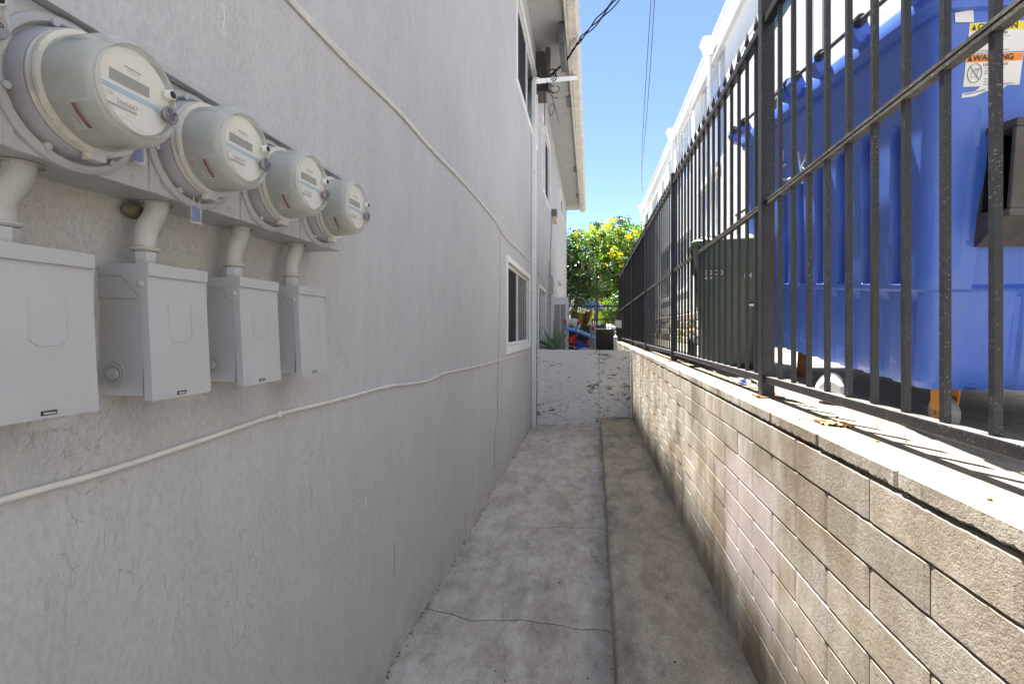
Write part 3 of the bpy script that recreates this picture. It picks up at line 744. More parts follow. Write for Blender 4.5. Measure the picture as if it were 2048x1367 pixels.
g.build('lock_engraving', M['ink'], lk)
LBL = [None,
       'largest frosted dome meter at upper left, the nearest one fully in view',
       'second full dome meter from the left, clear plastic tag dangling from its ring',
       'third full dome meter from the left, just right of the dangling plastic tag',
       'smallest and farthest dome meter at the right end of the grey panel']
for i in range(1, 5):
    m2 = copy_tree(meter); m2.location = (mc.x, MY[i], mc.z); m2['label'] = LBL[i]
    m2.rotation_euler = (R([0, .6, -.8, .5, -.4][i]), 0, 0)
# tags hanging on the sealing rings
for (y, z, lab) in ((.829, .345, 'small clear seal tag with dark ends peeking out under the biggest meter'), (.968, .262, 'clear plastic seal tag with blue stripe hanging under the second full meter')):
    t = root('seal_tag', lab, 'tag', (-.835, y, z), 'seal tags under the meters')
    g = MB(); g.bbox(-.838, -.832, y - .013, y + .013, z - .036, z + .004, .001); g.build('plastic_tag', M['clear'], t)
    g = MB(); g.box(-.8365, -.8335, y - .009, y - .001, z - .032, z); g.box(-.8364, -.8336, y + .002, y + .008, z - .030, z - .002); g.build('blue_insert', M['toy_navy'], t)
    g = MB()
    for s_ in (-.009, .009): g.tube([(-.835, y + s_, z + .002), (-.834, y + s_, z + .02), (-.829, y + s_ * .8, z + .026), (-.822, y + s_ * .6, z + .026)], .0008, 5)
    g.build('wire_loop', M['ring'], t)

# ------------------------------------------------------------------ switch boxes and cast offsets
def switch_box(y):
    t = root('switch_box', 'grey switch box', 'electrical box', (XW, y, -.134), 'grey switch boxes under the meters')
    w = .15; y1 = y + w
    g = MB(); g.hexa([(XW, y + .002, -.130), (-.862, y + .002, -.130), (-.862, y1 - .002, -.130), (XW, y1 - .002, -.130), (XW, y + .002, .118), (-.858, y + .002, .118), (-.858, y1 - .002, .118), (XW, y1 - .002, .118)])
    g.build('body', M['box_paint'], t)
    # rain cap: top, side ears cut on the diagonal, front lip
    g = MB()
    for (ya, yb) in ((y - .0015, y + .0015), (y1 - .0015, y1 + .0015)):
        g.prism([(XW + .001, .127), (-.8475, .127), (-.8475, .066), (-.870, .066), (-.905, .104), (XW + .001, .108)], 'Y', ya, yb)
    g.box(XW, -.8475, y, y1, .1245, .1285); g.bbox(-.8505, -.8445, y - .002, y1 + .002, .104, .1285, .0012)
    cp = g.build('rain_cap', M['box_paint'], t)
    g = MB(); g.prism([(XW + .001, .107), (-.906, .103), (-.871, .065), (-.859, .065), (-.859, .060), (XW + .001, .062)], 'Y', y - .0004, y + .003); g.build('side_plate', M['box_paint'], t)
    g = MB(); g.sphere((-.863, y - .002, .088), .0075, 12, 8, (1, .55, 1)); g.build('rivet', M['box_paint'], cp, smooth=True)
    # slanted door with folded flanges
    g = MB(); x0, x1 = -.853, -.8365
    g.hexa([(x1 - .002, y - .001, -.139), (x1, y - .001, -.139), (x1, y1 + .001, -.139), (x1 - .002, y1 + .001, -.139), (x0, y - .001, .106), (x0 + .003, y - .001, .106), (x0 + .003, y1 + .001, .106), (x0, y1 + .001, .106)])
    for ya in (y - .0008, y1 - .0012):
        g.hexa([(x1 - .018, ya, -.137), (x1 - .0015, ya, -.139), (x1 - .0015, ya + .002, -.139), (x1 - .018, ya + .002, -.137), (x0 - .014, ya, .103), (x0 + .001, ya, .103), (x0 + .001, ya + .002, .103), (x0 - .014, ya + .002, .103)])
    d = g.build('door', M['box_paint'], t)
    def dx(z): return x1 + (x0 + .003 - x1) * (z + .139) / .245
    def dp(a, b, o=.0006): return (dx(b) + o, y + a, b)
    em = [(.046, .052), (.046, -.016), (.058, -.026), (.092, -.026), (.104, -.016), (.104, .052), (.094, .058), (.056, .058)]
    g = MB(); g.tube([dp(a, b) for a, b in em[:6]], .0008, 5); g.build('embossed_panel', M['box_paint'], d)
    g = MB(); g.hexa([dp(.058, -.134, -.0005), dp(.058, -.134, .0008), dp(.082, -.134, .0008), dp(.082, -.134, -.0005), dp(.058, -.127, -.0005), dp(.058, -.127, .0008), dp(.082, -.127, .0008), dp(.082, -.127, -.0005)]); g.build('latch_slot', M['black'], d)
    g = MB(); g.hexa([dp(.061, -.1325, .0009), dp(.061, -.1325, .0016), dp(.080, -.1325, .0016), dp(.080, -.1325, .0009), dp(.061, -.129, .0009), dp(.061, -.129, .0016), dp(.080, -.130, .0016), dp(.080, -.130, .0009)]); g.build('latch', M['grey_metal'], d)
    # knock-out rings low on the side
    g = MB()
    for r in (.010, .017, .026): g.tube([(-.925 + r * math.cos(a * math.pi / 10), y - .0005, -.088 + r * math.sin(a * math.pi / 10)) for a in range(21)], .0012, 5)
    g.lathe([(0, .012), (-.006, .011), (-.006, .001)], (-.925, y + .001, -.088), 'Y', 16)
    g.build('knockout', M['box_paint'], t)
    return t
bys = [(.6005, 'large grey switch box cut by the left picture edge, speckled with white paint'),
       (.861, 'second grey switch box from the left, rust-spotted door hanging slightly open'),
       (1.121, 'third grey switch box from the left'), (1.373, 'fourth and farthest grey switch box, smallest at the right end')]
for y, lab in bys:
    b = switch_box(y); b['label'] = lab
    # cast offset nipple above the box
    t = root('conduit_offset', 'cast offset', 'conduit', (-.90, y + .05, .13), 'painted offset conduits over the switch boxes')
    t['label'] = {.6005: 'thick rough offset conduit above the large box at the left edge', .861: 'offset conduit above the second box, mud nest beside its top',
                  1.121: 'offset conduit above the third switch box', 1.373: 'smallest farthest offset conduit above the fourth box'}[y]
    g = MB(); x0 = -.905; yc = y + .052
    P_ = [(x0, yc + .028, .268), (x0, yc + .027, .250), (x0, yc + .020, .233), (x0, yc + .006, .213), (x0, yc + .0, .195), (x0, yc - .001, .168)]
    g.tube(P_, [.0225, .0215, .0215, .0215, .0205, .0205], 18); g.build('offset_pipe', M['conduit'], t, smooth=True)
    g = MB(); g.lathe([(.0, .0225), (.004, .0265), (.0075, .0265), (.009, .0235)], (x0, yc, .159), 'Z', 24); g.build('collar_ring', M['conduit'], t, smooth=True)
    g = MB(); g.lathe([(0, .0215), (.012, .0235), (.030, .0235)], (x0, yc, .1275), 'Z', 8); g.build('hub_nut', M['grey_metal'], t)
    g = MB(); g.lathe([(0, .031), (.003, .030), (.004, .024)], (x0, yc + .028, .2625), 'Z', 24); g.build('locknut', M['conduit'], t, smooth=True)
n_ = MB(); n_.sphere((-.945, .925, .247), .022, 12, 8, (.7, 1.25, .75)); tag(n_.build('mud_nest', M['nest'], smooth=True), 'small brown insect nest tucked under the panel beside the second conduit', 'insect nest')

# ------------------------------------------------------------------ cables on the wall
def curve_pts(pts, sub=6):
    out = []
    P = [Vector(p) for p in pts]
    for i in range(len(P) - 1):
        a = P[max(0, i - 1)]; b = P[i]; c2 = P[i + 1]; d = P[min(len(P) - 1, i + 2)]
        for k in range(sub):
            t = k / sub
            out.append(0.5 * ((2 * b) + (c2 - a) * t + (2 * a - 5 * b + 4 * c2 - d) * t * t + (3 * b - a - 3 * c2 + d) * t ** 3))
    out.append(P[-1]); return out
cu = [(-.5, 1.04), (.6, 1.045), (1.485, 1.051), (1.91, 1.063), (2.451, 1.093), (2.958, 1.088), (3.803, 1.113), (4.917, 1.105), (5.662, 1.04), (6.6, 1.06), (7.7, 1.08), (8.66, 1.14)]
t = root('wall_cable', 'pair of thin cream cables running diagonally across the upper stucco wall', 'cable', (XW, 4, 1.08))
for o_ in (0, .0125):
    g = MB(); g.tube(curve_pts([(XW + .007, y, z + o_ + .002 * math.sin(y * 9 + o_ * 99)) for y, z in cu]), .0062, 8); g.build('cable_strand', M['cable'], t, smooth=True)
cl = [(.2, -.28), (.689, -.28), (.86, -.283), (1.119, -.275), (1.433, -.263), (1.70, -.268), (1.91, -.27), (2.261, -.271), (2.5, -.285), (2.845, -.305), (3.2, -.292), (3.444, -.295), (4.3, -.318), (5.339, -.333), (6.6, -.345), (8.082, -.338), (8.65, -.335)]
t = root('wall_cable', 'single white cable clipped low along the wall below the switch boxes', 'cable', (XW, 4, -.3))
g = MB(); g.tube(curve_pts([(XW + .007, y, z) for y, z in cl]), .0066, 10); g.build('cable_strand', M['cable'], t, smooth=True)
for y, z in ((1.433, -.263), (2.261, -.271), (3.444, -.295), (5.339, -.333)):
    g = MB(); g.bbox(XW, XW + .016, y - .007, y + .007, z - .009, z + .012, .002); g.build('cable_clip', M['cable'], t)
cf = [(8.9, 1.12), (10.2, .96), (11.2, 1.0)]
t = MB(); t.tube(curve_pts([(XW + .006, y, z) for y, z in ((8.85, 1.10), (10.0, 1.0), (11.4, .86), (11.6, .9))]), .008, 6); t.tube(curve_pts([(XW + .006, y, z) for y, z in ((12.3, 1.23), (14.0, 1.12), (17, .95), (20.9, .70))]), .010, 6)
tag(t.build('wall_cable', M['cable'], smooth=True), 'thin cable sagging down the far part of the grey wall past the downspout', 'cable')

# far wall fittings
t = root('wall_lamp', 'square outdoor wall lamp with amber glass high on the far grey wall', 'lamp', (XW, 12.8, 2.7))
g = MB(); g.bbox(XW, -.82, 12.7, 12.95, 2.84, 3.02, .006); g.build('lamp_hood', M['dark_ring'], t)
g = MB(); g.bbox(XW + .01, -.83, 12.71, 12.94, 2.68, 2.838, .006); g.build('lamp_glass', M['lamp_glass'], t)
t = root('phone_box', 'grey utility box on the far wall under a straight conduit, above the open door', 'utility box', (XW, 11.9, .8))
g = MB(); g.prism([(XW, 1.28), (-.90, 1.28), (-.85, 1.20), (-.85, .83), (XW, .83)], 'Y', 11.78, 12.05); g.build('box_body', M['grey_metal'], t)
g = MB(); g.tube([(-.935, 12.0, 1.28), (-.935, 12.0, 1.45), (-.935, 12.6, 2.68)], .018, 8); g.build('conduit', M['grey_metal'], t, smooth=True)
g = MB(); g.bbox(XW, -.90, 11.86, 12.0, 1.42, 1.60, .005); g.bbox(XW, -.90, 11.84, 11.96, .58, .74, .005); g.tube([(-.93, 11.9, .83), (-.93, 11.9, .72)], .012, 8); g.build('junction_box', M['grey_metal'], t)
g = MB(); g.prism([(XW, 1.50), (-.85, 1.36), (XW, 1.34)], 'Y', 15.4, 15.7); tag(g.build('vent_hood', M['grey_metal']), 'tiny triangular metal vent hood near the end of the grey wall', 'vent')
t = root('weatherhead_box', 'weathered electrical box tucked under the eave with black cables curling out', 'electrical box', (XW, 8.95, 4.3))
g = MB(); g.bbox(XW, -.80, 8.98, 9.5, 4.25, 4.95, .01); g.build('box_body', M['sleeve'], t)
g = MB(); g.tube([(-.74, 9.0, 4.22), (-.74, 9.0, 5.0)], .045, 10); g.build('conduit', M['dark_ring'], t, smooth=True)
g = MB(); g.box(-.50, -.41, 8.3, 9.0, 4.55, 5.02); g.build('bracket', M['dark_ring'], t)
g = MB()
rnd = random.Random(11)
for q in range(5):
    a0 = rnd.uniform(0, 6); pts = []
    for k in range(16):
        a = a0 + k * .55; pts.append((-.72 + .10 * math.cos(a) + .006 * k, 8.9 + .02 * k * math.sin(q), 4.55 - .018 * k + .12 * math.sin(a)))
    g.tube(curve_pts(pts, 3), .007, 5)
g.tube(curve_pts([(-.70, 9, 4.5), (-.66, 8.9, 4.1), (-.62, 8.85, 3.85), (-.68, 8.8, 3.72), (-.70, 8.8, 3.86), (-.62, 8.8, 3.92), (-.54, 8.8, 3.6)], 6), .005, 5)
g.tube(curve_pts([(-.78, 9, 4.5), (-.79, 8.9, 4.0), (-.79, 8.9, 3.6)], 6), .008, 5)
g.build('cable_tangle', M['dark_cable'], t, smooth=True)
g = MB(); P_ = [(-.74, 9.3, 4.66), (-.60, 9.25, 4.74), (-.41, 9.15, 4.86), (-.15, 8.58, 4.90), (.346, 8.0, 5.11), (1.1, 7.1, 5.5), (3.0, 5.0, 6.6)]
t = root('service_drop', 'twisted black service cable rising from the eave to the upper sky', 'cable', (-.74, 8.95, 4.82))
for q in range(3):
    g = MB(); cp = curve_pts(P_, 14)
    g.tube([(p.x + .013 * math.cos(i * .8 + q * 2.1), p.y, p.z + .013 * math.sin(i * .8 + q * 2.1) - (.0025 * max(0, i - 34) * q)) for i, p in enumerate(cp)], .011, 6); g.build('cable_strand', M['dark_cable'], t, smooth=True)
for q, lab in ((0, 'left one of two thin overhead wires crossing the open sky'), (1, 'right one of two thin overhead wires crossing the open sky')):
    a = Vector((1.0, 8.0, 6.2)); b = Vector((3.98, 40, 10.6)); pts = []
    for i in range(25):
        t_ = i / 24; p = a.lerp(b, t_); p.z -= .5 * math.sin(math.pi * t_); p.x += q * (.045 + .05 * math.sin(2 * math.pi * t_)) - .12 * math.sin(math.pi * t_); pts.append(p)
    g = MB(); g.tube(pts, [.008 + .012 * i / 24 for i in range(25)], 5); tag(g.build('overhead_wire', M['dark_cable']), lab, 'wire', 'overhead wires')

# ------------------------------------------------------------------ iron fence on the wall
fence = root('iron_fence', 'black spear-topped iron fence standing on the block wall', 'fence', (.8, 8, CAP))
posts = [-.13, 2.47, 5.05, 7.40, 9.70, 11.90, 14.10]
for i, y in enumerate(posts):
    g = MB(); g.bbox(.772, .828, y - .028, y + .028, CAP - .002, 1.50 + (.03 if i == 1 else 0), .003); p = g.build('post', M['iron'], fence)
    g = MB(); g.bbox(.75, .86, y - .06, y + .05, CAP + .0005, CAP + .006, .002)
    g.tube([(.745, y - .07, CAP + .002), (.745, y - .07, CAP + .013)], .008, 6); g.build('foot_plate', M['rust'], p)
for i in range(6):
    a, b = posts[i] + .029, posts[i + 1] - .029
    for z, nm, w in ((-.2445, 'bottom_rail', .017), (.563, 'middle_rail', .0125), (1.385, 'top_rail', .019)):
        g = MB(); 
        if nm == 'middle_rail':
            mt_ = M['rail']
            g.prism([(.8 - w, z), (.8 + w, z), (.8 + w, z + .009), (.8 + w - .004, z + .009), (.8 + w - .004, z + .015), (.8 + w, z + .015), (.8 + w, z + .024), (.8 - w, z + .024), (.8 - w, z + .015), (.8 - w + .004, z + .015), (.8 - w + .004, z + .009), (.8 - w, z + .009)], 'Y', a, b)
            g.v = [(p[0], p[1], p[2] + ((2.47 - p[1]) * .021 if i == 0 else -.006 * (p[1] - 2.47))) for p in g.v]      # this rail sags along its run
        else:
            g.bbox(.8 - w, .8 + w, a, b, z, z + (.032 if nm == 'bottom_rail' else .038), .004); mt_ = M['iron']
        g.build(nm, mt_, fence)
    cnt = [17, 17, 15, 15, 14, 14][i]
    for k in range(cnt):
        y = posts[i] + (k + 1) * (posts[i + 1] - posts[i]) / (cnt + 1)
        if i == 0: y = 2.300 - .1446 * (16 - k)
        if y < .35: continue
        bow = 0
        g = MB(); h = .0078; g.box(.8 - h, .8 + h, y - h, y + h, -.2135, 1.43)
        g.lathe([(0, .011), (.004, .0145), (.012, .0145), (.016, .010), (.022, .007), (.04, .0125), (.055, .011), (.10, .001)], (.8, y, 1.425), 'Z', 10)
        g.build('baluster', M['iron'], fence)
g = MB()
for a, b in ((posts[3] + .03, posts[4] + .0), (posts[4] + .001, posts[5] + .0), (posts[5] + .001, posts[6] + .03)):
    g.box(.8125, .8135, a, b, -.22, 1.42)
for k in range(1):
    pass
sc = g.build('privacy_screen', M['mesh'], fence); sc['label'] = 'black see-through mesh tied to the far fence bays'
pts = []
for i in range(120):
    y = 2.45 + i * .09; pts.append((.8 + .012 * math.sin(i * 1.1), y, 1.475 + .02 * math.sin(i * .9) + .01 * math.sin(i * 2.7)))
g = MB(); g.tube(pts, .0022, 5); tag(g.build('fence_wire', M['dark_ring']), 'slack wire strand woven between the fence spear points', 'wire')

# ------------------------------------------------------------------ white apartment block on the right
wb = root('white_building', 'bright white flat-roofed apartment block behind the fence and bins', 'building', (6, 14, -.3))
BX = 3.0
WH = [(15.75, 18.0, 4.72, 6.66, 'wide'), (11.95, 14.4, 4.0, 6.6, 'wide'), (12.4, 14.75, 2.2, 3.75, 'low'), (19.4, 20.1, 5.5, 6.35, 's'), (21.4, 22.0, 5.5, 6.2, 's'), (23.3, 25.4, 4.9, 6.2, 'wide'),
      (6.4, 7.6, 4.9, 6.3, 's'), (8.75, 9.25, 2.55, 3.9, 's'), (16.2, 18.2, 1.3, 3.0, 'low'), (8.0, 9.4, 4.9, 6.2, 's'), (27.0, 28.6, 4.9, 6.3, 's'), (15.6, 16.0, .4, 3.0, 's'), (19.8, 22.2, 1.2, 3.2, 'low')]
g = MB(); wall_holes(g, BX, -4, 30, -.5, 6.98, [h[:4] for h in WH], .16, sgn=1)
g.box(BX + .3, 14, -4, 30, -.5, 6.9); g.quad((BX, 30, -.5), (14, 30, -.5), (14, 30, 6.98), (BX, 30, 6.98)); g.quad((BX, -4, -.5), (14, -4, -.5), (14, -4, 6.98), (BX, -4, 6.98))
g.quad((BX, -4, 6.98), (BX, 30, 6.98), (BX + .31, 30, 6.98), (BX + .31, -4, 6.98))
g.build('wall', M['white_stucco'], wb, fix=False)
g = MB(); g.bbox(BX - .05, BX + .35, -4, 30.03, 6.72, 7.12, .01); g.bbox(BX - .075, BX + .37, -4, 30.05, 7.10, 7.15, .008); g.build('parapet', M['white_stucco'], wb)
g = MB(); g.bbox(BX - .07, BX + .02, 2, 29.9, 6.36, 6.43, .01) if False else None
g.bbox(BX - .10, BX + .01, -4, 15.4, 6.40, 6.50, .015); g.build('belt_moulding', M['white_stucco'], wb)
for i, (a, b, c0, d, kd) in enumerate(WH):
    w = MB(); fw = .05
    for q in ((a, b, d - fw, d), (a, b, c0, c0 + fw), (a, a + fw, c0 + fw, d - fw), (b - fw, b, c0 + fw, d - fw)): w.box(BX + .05, BX + .09, q[0] + .001, q[1] - .001, q[2] + .001, q[3] - .001)
    if kd != 's':
        for fr_ in (.3, .7): w.box(BX + .052, BX + .088, a + (b - a) * fr_ - .03, a + (b - a) * fr_ + .03, c0 + fw, d - fw)
    if kd == 'low':
        w.bbox(BX - .03, BX + .02, a - .1, b + .1, c0 - .12, c0 - .001, .008); w.bbox(BX - .03, BX + .02, a - .1, b + .1, d + .001, d + .1, .008)
    wo_ = w.build('window', M['white_trim'], wb)
    p = MB(); p.box(BX + .075, BX + .085, a + fw, b - fw, c0 + fw, d - fw); p.build('pane', M['glass_sky'] if kd != 's' else M['glass_green'], wo_)
for i, y in enumerate((7.2, 12.9, 18.5, 29.4)):
    g = MB(); x1 = BX - .052
    g.hexa([(x1 - .17, y - .10, 6.63), (x1, y - .13, 6.63), (x1, y + .13, 6.63), (x1 - .17, y + .10, 6.63), (x1 - .24, y - .22, 6.98), (x1, y - .22, 6.98), (x1, y + .22, 6.98), (x1 - .24, y + .22, 6.98)])
    g.box(x1 - .26, x1 - .001, y - .24, y + .24, 6.98, 7.02)
    lh = g.build('leader_head', M['white_trim'], wb)
    g = MB(); g.tube([(x1 - .08, y, 6.63), (x1 - .08, y, 6.45), (x1 - .06, y + .05, 6.3), (x1 - .06, y + .05, -.3)], .055, 10); g.build('drain_pipe', M['white_trim'], lh, smooth=True)
# stair rail by the building
t = root('handrail', 'black metal handrail on the entry steps of the white building', 'railing', (2.6, 8.6, -.2))
g = MB(); g.tube([(2.6, 7.6, 1.95), (2.6, 9.6, 2.05)], .022, 8); g.tube([(2.6, 7.6, 1.5), (2.6, 9.6, 1.6)], .014, 8); g.build('rail', M['iron'], t)
for y in (7.7, 8.6, 9.5):
    g = MB(); g.box(2.585, 2.615, y - .015, y + .015, .8, 1.97 + (y - 7.7) * .05); g.build('rail_post', M['iron'], t)
g = MB(); g.bbox(2.3, 2.999, 7.4, 9.8, -.3, .82, .02); tag(g.build('porch', M['white_stucco']), 'low white porch block carrying the black handrail', 'porch')
# rubble planter
g = MB(); rnd = random.Random(9)
for k in range(4):
    y = 7.6
    while y < 13:
        l = rnd.uniform(.25, .5); z = -.25 + k * .13
        g.bbox(1.62 + rnd.uniform(-.03, .03), 2.1, y + .006, y + l - .006, z + .004, z + .126, .02); y += l
    x = 1.62
    while x < 2.25:
        l = rnd.uniform(.2, .35); g.bbox(x + .006, x + l - .006, 7.42 + rnd.uniform(-.02, .02), 7.6, z + .004, z + .126, .02); x += l
pl = root('planter_wall', 'low rubble stone planter behind the green cart', 'planter', (1.9, 9, -.25)); g.build('stonework', M['stone'], pl)
g = MB()
for k in range(90):
    y = 7.5 + k * .06; x = 1.75 + .05 * math.sin(k * 1.7); g.tube([(x, y, .27), (x + .02, y + .03, .33 + .03 * math.sin(k)), (x + .04, y + .06, .28)], .006, 4)
g.build('loose_wire', M['dark_ring'], pl)
g = MB(); rnd = random.Random(2)
for k in range(160):
    a = Vector((1.72 + rnd.uniform(-.12, .1), rnd.uniform(7.7, 10.5), -.22 + rnd.uniform(0, .35))); d = Vector((rnd.uniform(-1, 1), rnd.uniform(-1, 1), rnd.uniform(.2, 1))).normalized() * .05
    s_ = d.orthogonal().normalized() * .015; g.quad(a, a + d + s_, a + d * 1.6, a + d - s_)
g.build('weeds', M['leaf_light'], pl, fix=False)
t = root('fire_hydrant_stub', 'short orange-brown pipe stub standing on the yard behind the second fence post', 'pipe', (1.32, 7.0, -.26))
g = MB(); g.lathe([(0, .05), (.02, .05), (.03, .035), (.2, .035), (.21, .045), (.24, .045), (.26, .03), (.262, .001)], (1.32, 7.0, -.26), 'Z', 14); g.build('pipe_body', M['orange'], t, smooth=True)

# ------------------------------------------------------------------ green wheeled cart
cart = root('wheeled_cart', 'dark green wheeled trash cart behind the fence beside the blue dumpster', 'trash cart', (1.05, 4.15, yard(4.1)), rot=(0, 0, R(-8)), world_coords=False)
def loft(g, secs, n=8):
    """rounded-rect sections: (z, x0, x1, y0, y1, r)"""
    rings = []
    for z, x0, x1, y0, y1, r in secs:
        rg = []
        for cx_, cy_, a0 in ((x1 - r, y1 - r, 0), (x0 + r, y1 - r, 90), (x0 + r, y0 + r, 180), (x1 - r, y0 + r, 270)):
            for k in range(n + 1):
                a = R(a0 + 90 * k / n); rg.append((cx_ + r * math.cos(a), cy_ + r * math.sin(a), z))
        rings.append(rg)
    m = len(rings[0]); vs = [v for r_ in rings for v in r_]; fs = []
    for i in range(len(rings) - 1):
        for k in range(m): fs.append((i * m + k, i * m + (k + 1) % m, (i + 1) * m + (k + 1) % m, (i + 1) * m + k))
    fs.append(tuple(range(m - 1, -1, -1))); fs.append(tuple((len(rings) - 1) * m + k for k in range(m)))
    return g.add(vs, fs)
g = MB(); loft(g, [(.0, -.15, .19, -.19, .26, .08), (.03, -.17, .21, -.22, .28, .09), (.55, -.21, .25, -.27, .31, .10), (.56, -.215, .255, -.275, .315, .10), (.72, -.225, .265, -.28, .32, .10), (.74, -.235, .275, -.29, .33, .10), (.87, -.245, .285, -.30, .34, .10), (.90, -.25, .29, -.31, .34, .10)])
g.build('cart_body', M['green_bin'], cart, smooth=True, angle=35)
g = MB(); loft(g, [(.897, -.265, .305, -.325, .36, .11), (.925, -.27, .31, -.33, .365, .11), (.94, -.26, .30, -.32, .355, .11), (.97, -.20, .24, -.26, .30, .10), (.985, -.1, .14, -.16, .2, .08)]); g.build('cart_lid', M['green_bin'], cart, smooth=True, angle=35)
g = MB(); g.tube([(-.20, .38, .93), (.24, .38, .93)], .014, 8); g.build('handle', M['black'], cart, smooth=True)
for y in (.25,):
    for x in (-.235, .265):
        g = MB(); g.lathe([(-.03, .09), (-.03, .125), (.03, .125), (.03, .09)], (x, y, .125), 'X', 24); w = g.build('wheel', M['black_rubber'], cart, smooth=True)
        g = MB(); g.lathe([(-.022, .001), (-.022, .09), (.022, .09), (.022, .001)], (x, y, .125), 'X', 20); g.build('hub', M['dark_ring'], w, smooth=True)
g = MB(); g.text('EDCO', (-.185, -.2985, .675), (1, 0, 0), (0, -.03, 1), .048, off=.004, bold=.0012)
g.text('8410 5', (.085, -.2985, .645), (1, 0, 0), (0, -.03, 1), .055, off=.004, bold=.0008)
g.box(-.18, -.155, -.302, -.2995, .645, .660); g.box(-.14, -.11, -.302, -.2995, .645, .660); g.box(-.095, -.075, -.302, -.2995, .648, .658)
g.build('printed_marks', M['sticker'], cart)
g = MB(); g.box(.10, .25, -.297, -.283, .445, .460); g.build('lift_bar', M['ring'], cart)

# ------------------------------------------------------------------ blue dumpster
dump = root('dumpster', 'big ribbed blue plastic dumpster on casters behind the near fence bay', 'dumpster', (1.32, 2.297, -.25), rot=(R(5.24), 0, R(3.4)), world_coords=False)
DL, DW = 1.80, 1.20
ribs = [.134 + .214 * i for i in range(8)]
def inset(z):
    pts = [(0, .112), (.03, .098), (.38, .078), (.40, .076), (.412, .056), (.45, .05), (1.40, .0), (1.6, 0)]
    for (a, b), (c_, d) in zip(pts, pts[1:]):
        if a <= z <= c_: return b + (d - b) * (z - a) / (c_ - a)
    return 0
def sm(a, b, x):
    t = min(1, max(0, (x - a) / (b - a))); return t * t * (3 - 2 * t)
def front_d(y, z):
    d = 0
    if .43 < z < 1.2:
        for r in ribs:
            top = 1.05 + .04 * (1 - abs(r - .3))
            w = .032
            if abs(y - r) < w + .012 and z < top + .02:
                d = max(d, .060 * (1 - sm(w - .004, w + .006, abs(y - r))) * (1 - sm(top - .02, top + .015, z)) * sm(.43, .45, z))
                d -= .008 * (1 - sm(.004, .012, abs(y - r - .006))) * (1 - sm(top - .05, top - .01, z)) * sm(.43, .46, z) * (1 if d > .02 else 0)
    elif z <= .40:
        ph = ((y - .02) % .214) / .214
        d += .020 * (1 - sm(.30, .38, ph)) * (1 - sm(.36, .40, z)) + .020 * sm(.93, 1.0, ph) * (1 - sm(.36, .40, z))
    return d
def side_d(x, z):
    d = 0
    if z < 1.02: d += .035 * sm(.155, .175, x) * (1 - sm(.99, 1.02, z)) * sm(.40, .43, z)
    if z < .40:
        for c_ in (.36, .50, .64, .8): d += .015 * (1 - sm(.012, .025, abs(x - c_)))
    if .4 < z < 1.1: d -= .006 * (1 - sm(.0, .012, abs(x - .115)))
    return d
zsl = sorted(set([0, .015, .03, .1, .2, .3, .36, .38, .40, .412, .43, .44, .45, .6, .8, .95, 1.0, 1.02, 1.03, 1.045, 1.06, 1.075, 1.09, 1.105, 1.12, 1.2, 1.3, 1.40, 1.45]))
perim = []    # (kind, s)
rc = .06
fy = [i * .0135 for i in range(int((DL + .18 - 2 * rc) / .0135) + 1)]
g = MB(); ringlen = None
X0, Y0_ = -.07, -.09; X1, Y1_ = X0 + DW, Y0_ + DL + .18
for z in zsl:
    ins = inset(z); ring = []
    x0, y0, x1, y1 = X0 + ins, Y0_ + ins, X1 - ins, Y1_ - ins
    # front face (x = x0), from far to near
    for k in range(170):
        y = (y1 - rc) + (y0 + rc - y1 + rc) * k / 169
        ring.append((x0 + front_d(y, z), y, z))
    for k in range(1, 12):
        a = math.pi + (math.pi / 2) * k / 12; ring.append((x0 + rc + rc * math.cos(a), y0 + rc + rc * math.sin(a), z))
    for k in range(90):
        x = (x0 + rc) + (x1 - rc - x0 - rc) * k / 89; ring.append((x, y0 + side_d(x, z), z))
    for k in range(1, 8):
        a = 1.5 * math.pi + (math.pi / 2) * k / 8; ring.append((x1 - rc + rc * math.cos(a), y0 + rc + rc * math.sin(a), z))
    for k in range(6): ring.append((x1, (y0 + rc) + (y1 - rc - y0 - rc) * k / 5, z))
    for k in range(1, 8):
        a = (math.pi / 2) * k / 8; ring.append((x1 - rc + rc * math.cos(a), y1 - rc + rc * math.sin(a), z))
    for k in range(6): ring.append((x1 - rc + (x0 + rc - x1 + rc) * k / 5, y1, z))
    for k in range(1, 8):
        a = math.pi / 2 + (math.pi / 2) * k / 8; ring.append((x0 + rc + rc * math.cos(a), y1 - rc + rc * math.sin(a), z))
    ringlen = len(ring); g.v += ring
for i in range(len(zsl) - 1):
    for k in range(ringlen): g.f.append((i * ringlen + k, i * ringlen + (k + 1) % ringlen, (i + 1) * ringlen + (k + 1) % ringlen, (i + 1) * ringlen + k))
g.f.append(tuple(range(ringlen - 1, -1, -1)))
body = g.build('bin_body', M['blue'], dump, smooth=True, angle=24)
# rim: stepped lip round the top
g = MB()
def rimring(o, z): return (z, X0 - o, X1 + o, Y0_ - o, Y1_ + o, rc + o)
loft(g, [rimring(.0, 1.425), rimring(.022, 1.43), rimring(.026, 1.455), rimring(.034, 1.46), rimring(.036, 1.51), rimring(.028, 1.525), rimring(-.05, 1.53)])
g.build('rim', M['blue'], dump, smooth=True, angle=35)
g = MB(); g.bbox(X0 - .005, X1 + .02, Y0_ - .02, (Y0_ + Y1_) / 2 - .01, 1.532, 1.545, .004); g.build('lid', M['black'], dump)
g = MB(); g.bbox(X0 - .005, X1 + .02, (Y0_ + Y1_) / 2 + .01, Y1_ + .02, 1.532, 1.545, .004); g.build('lid', M['black'], dump)
g = MB(); g.tube([(X0 - .075, Y0_ - .02, 1.578), (X0 - .075, Y1_ + .02, 1.578)], .010, 8); g.build('hinge_rod', M['sleeve'], dump, smooth=True)
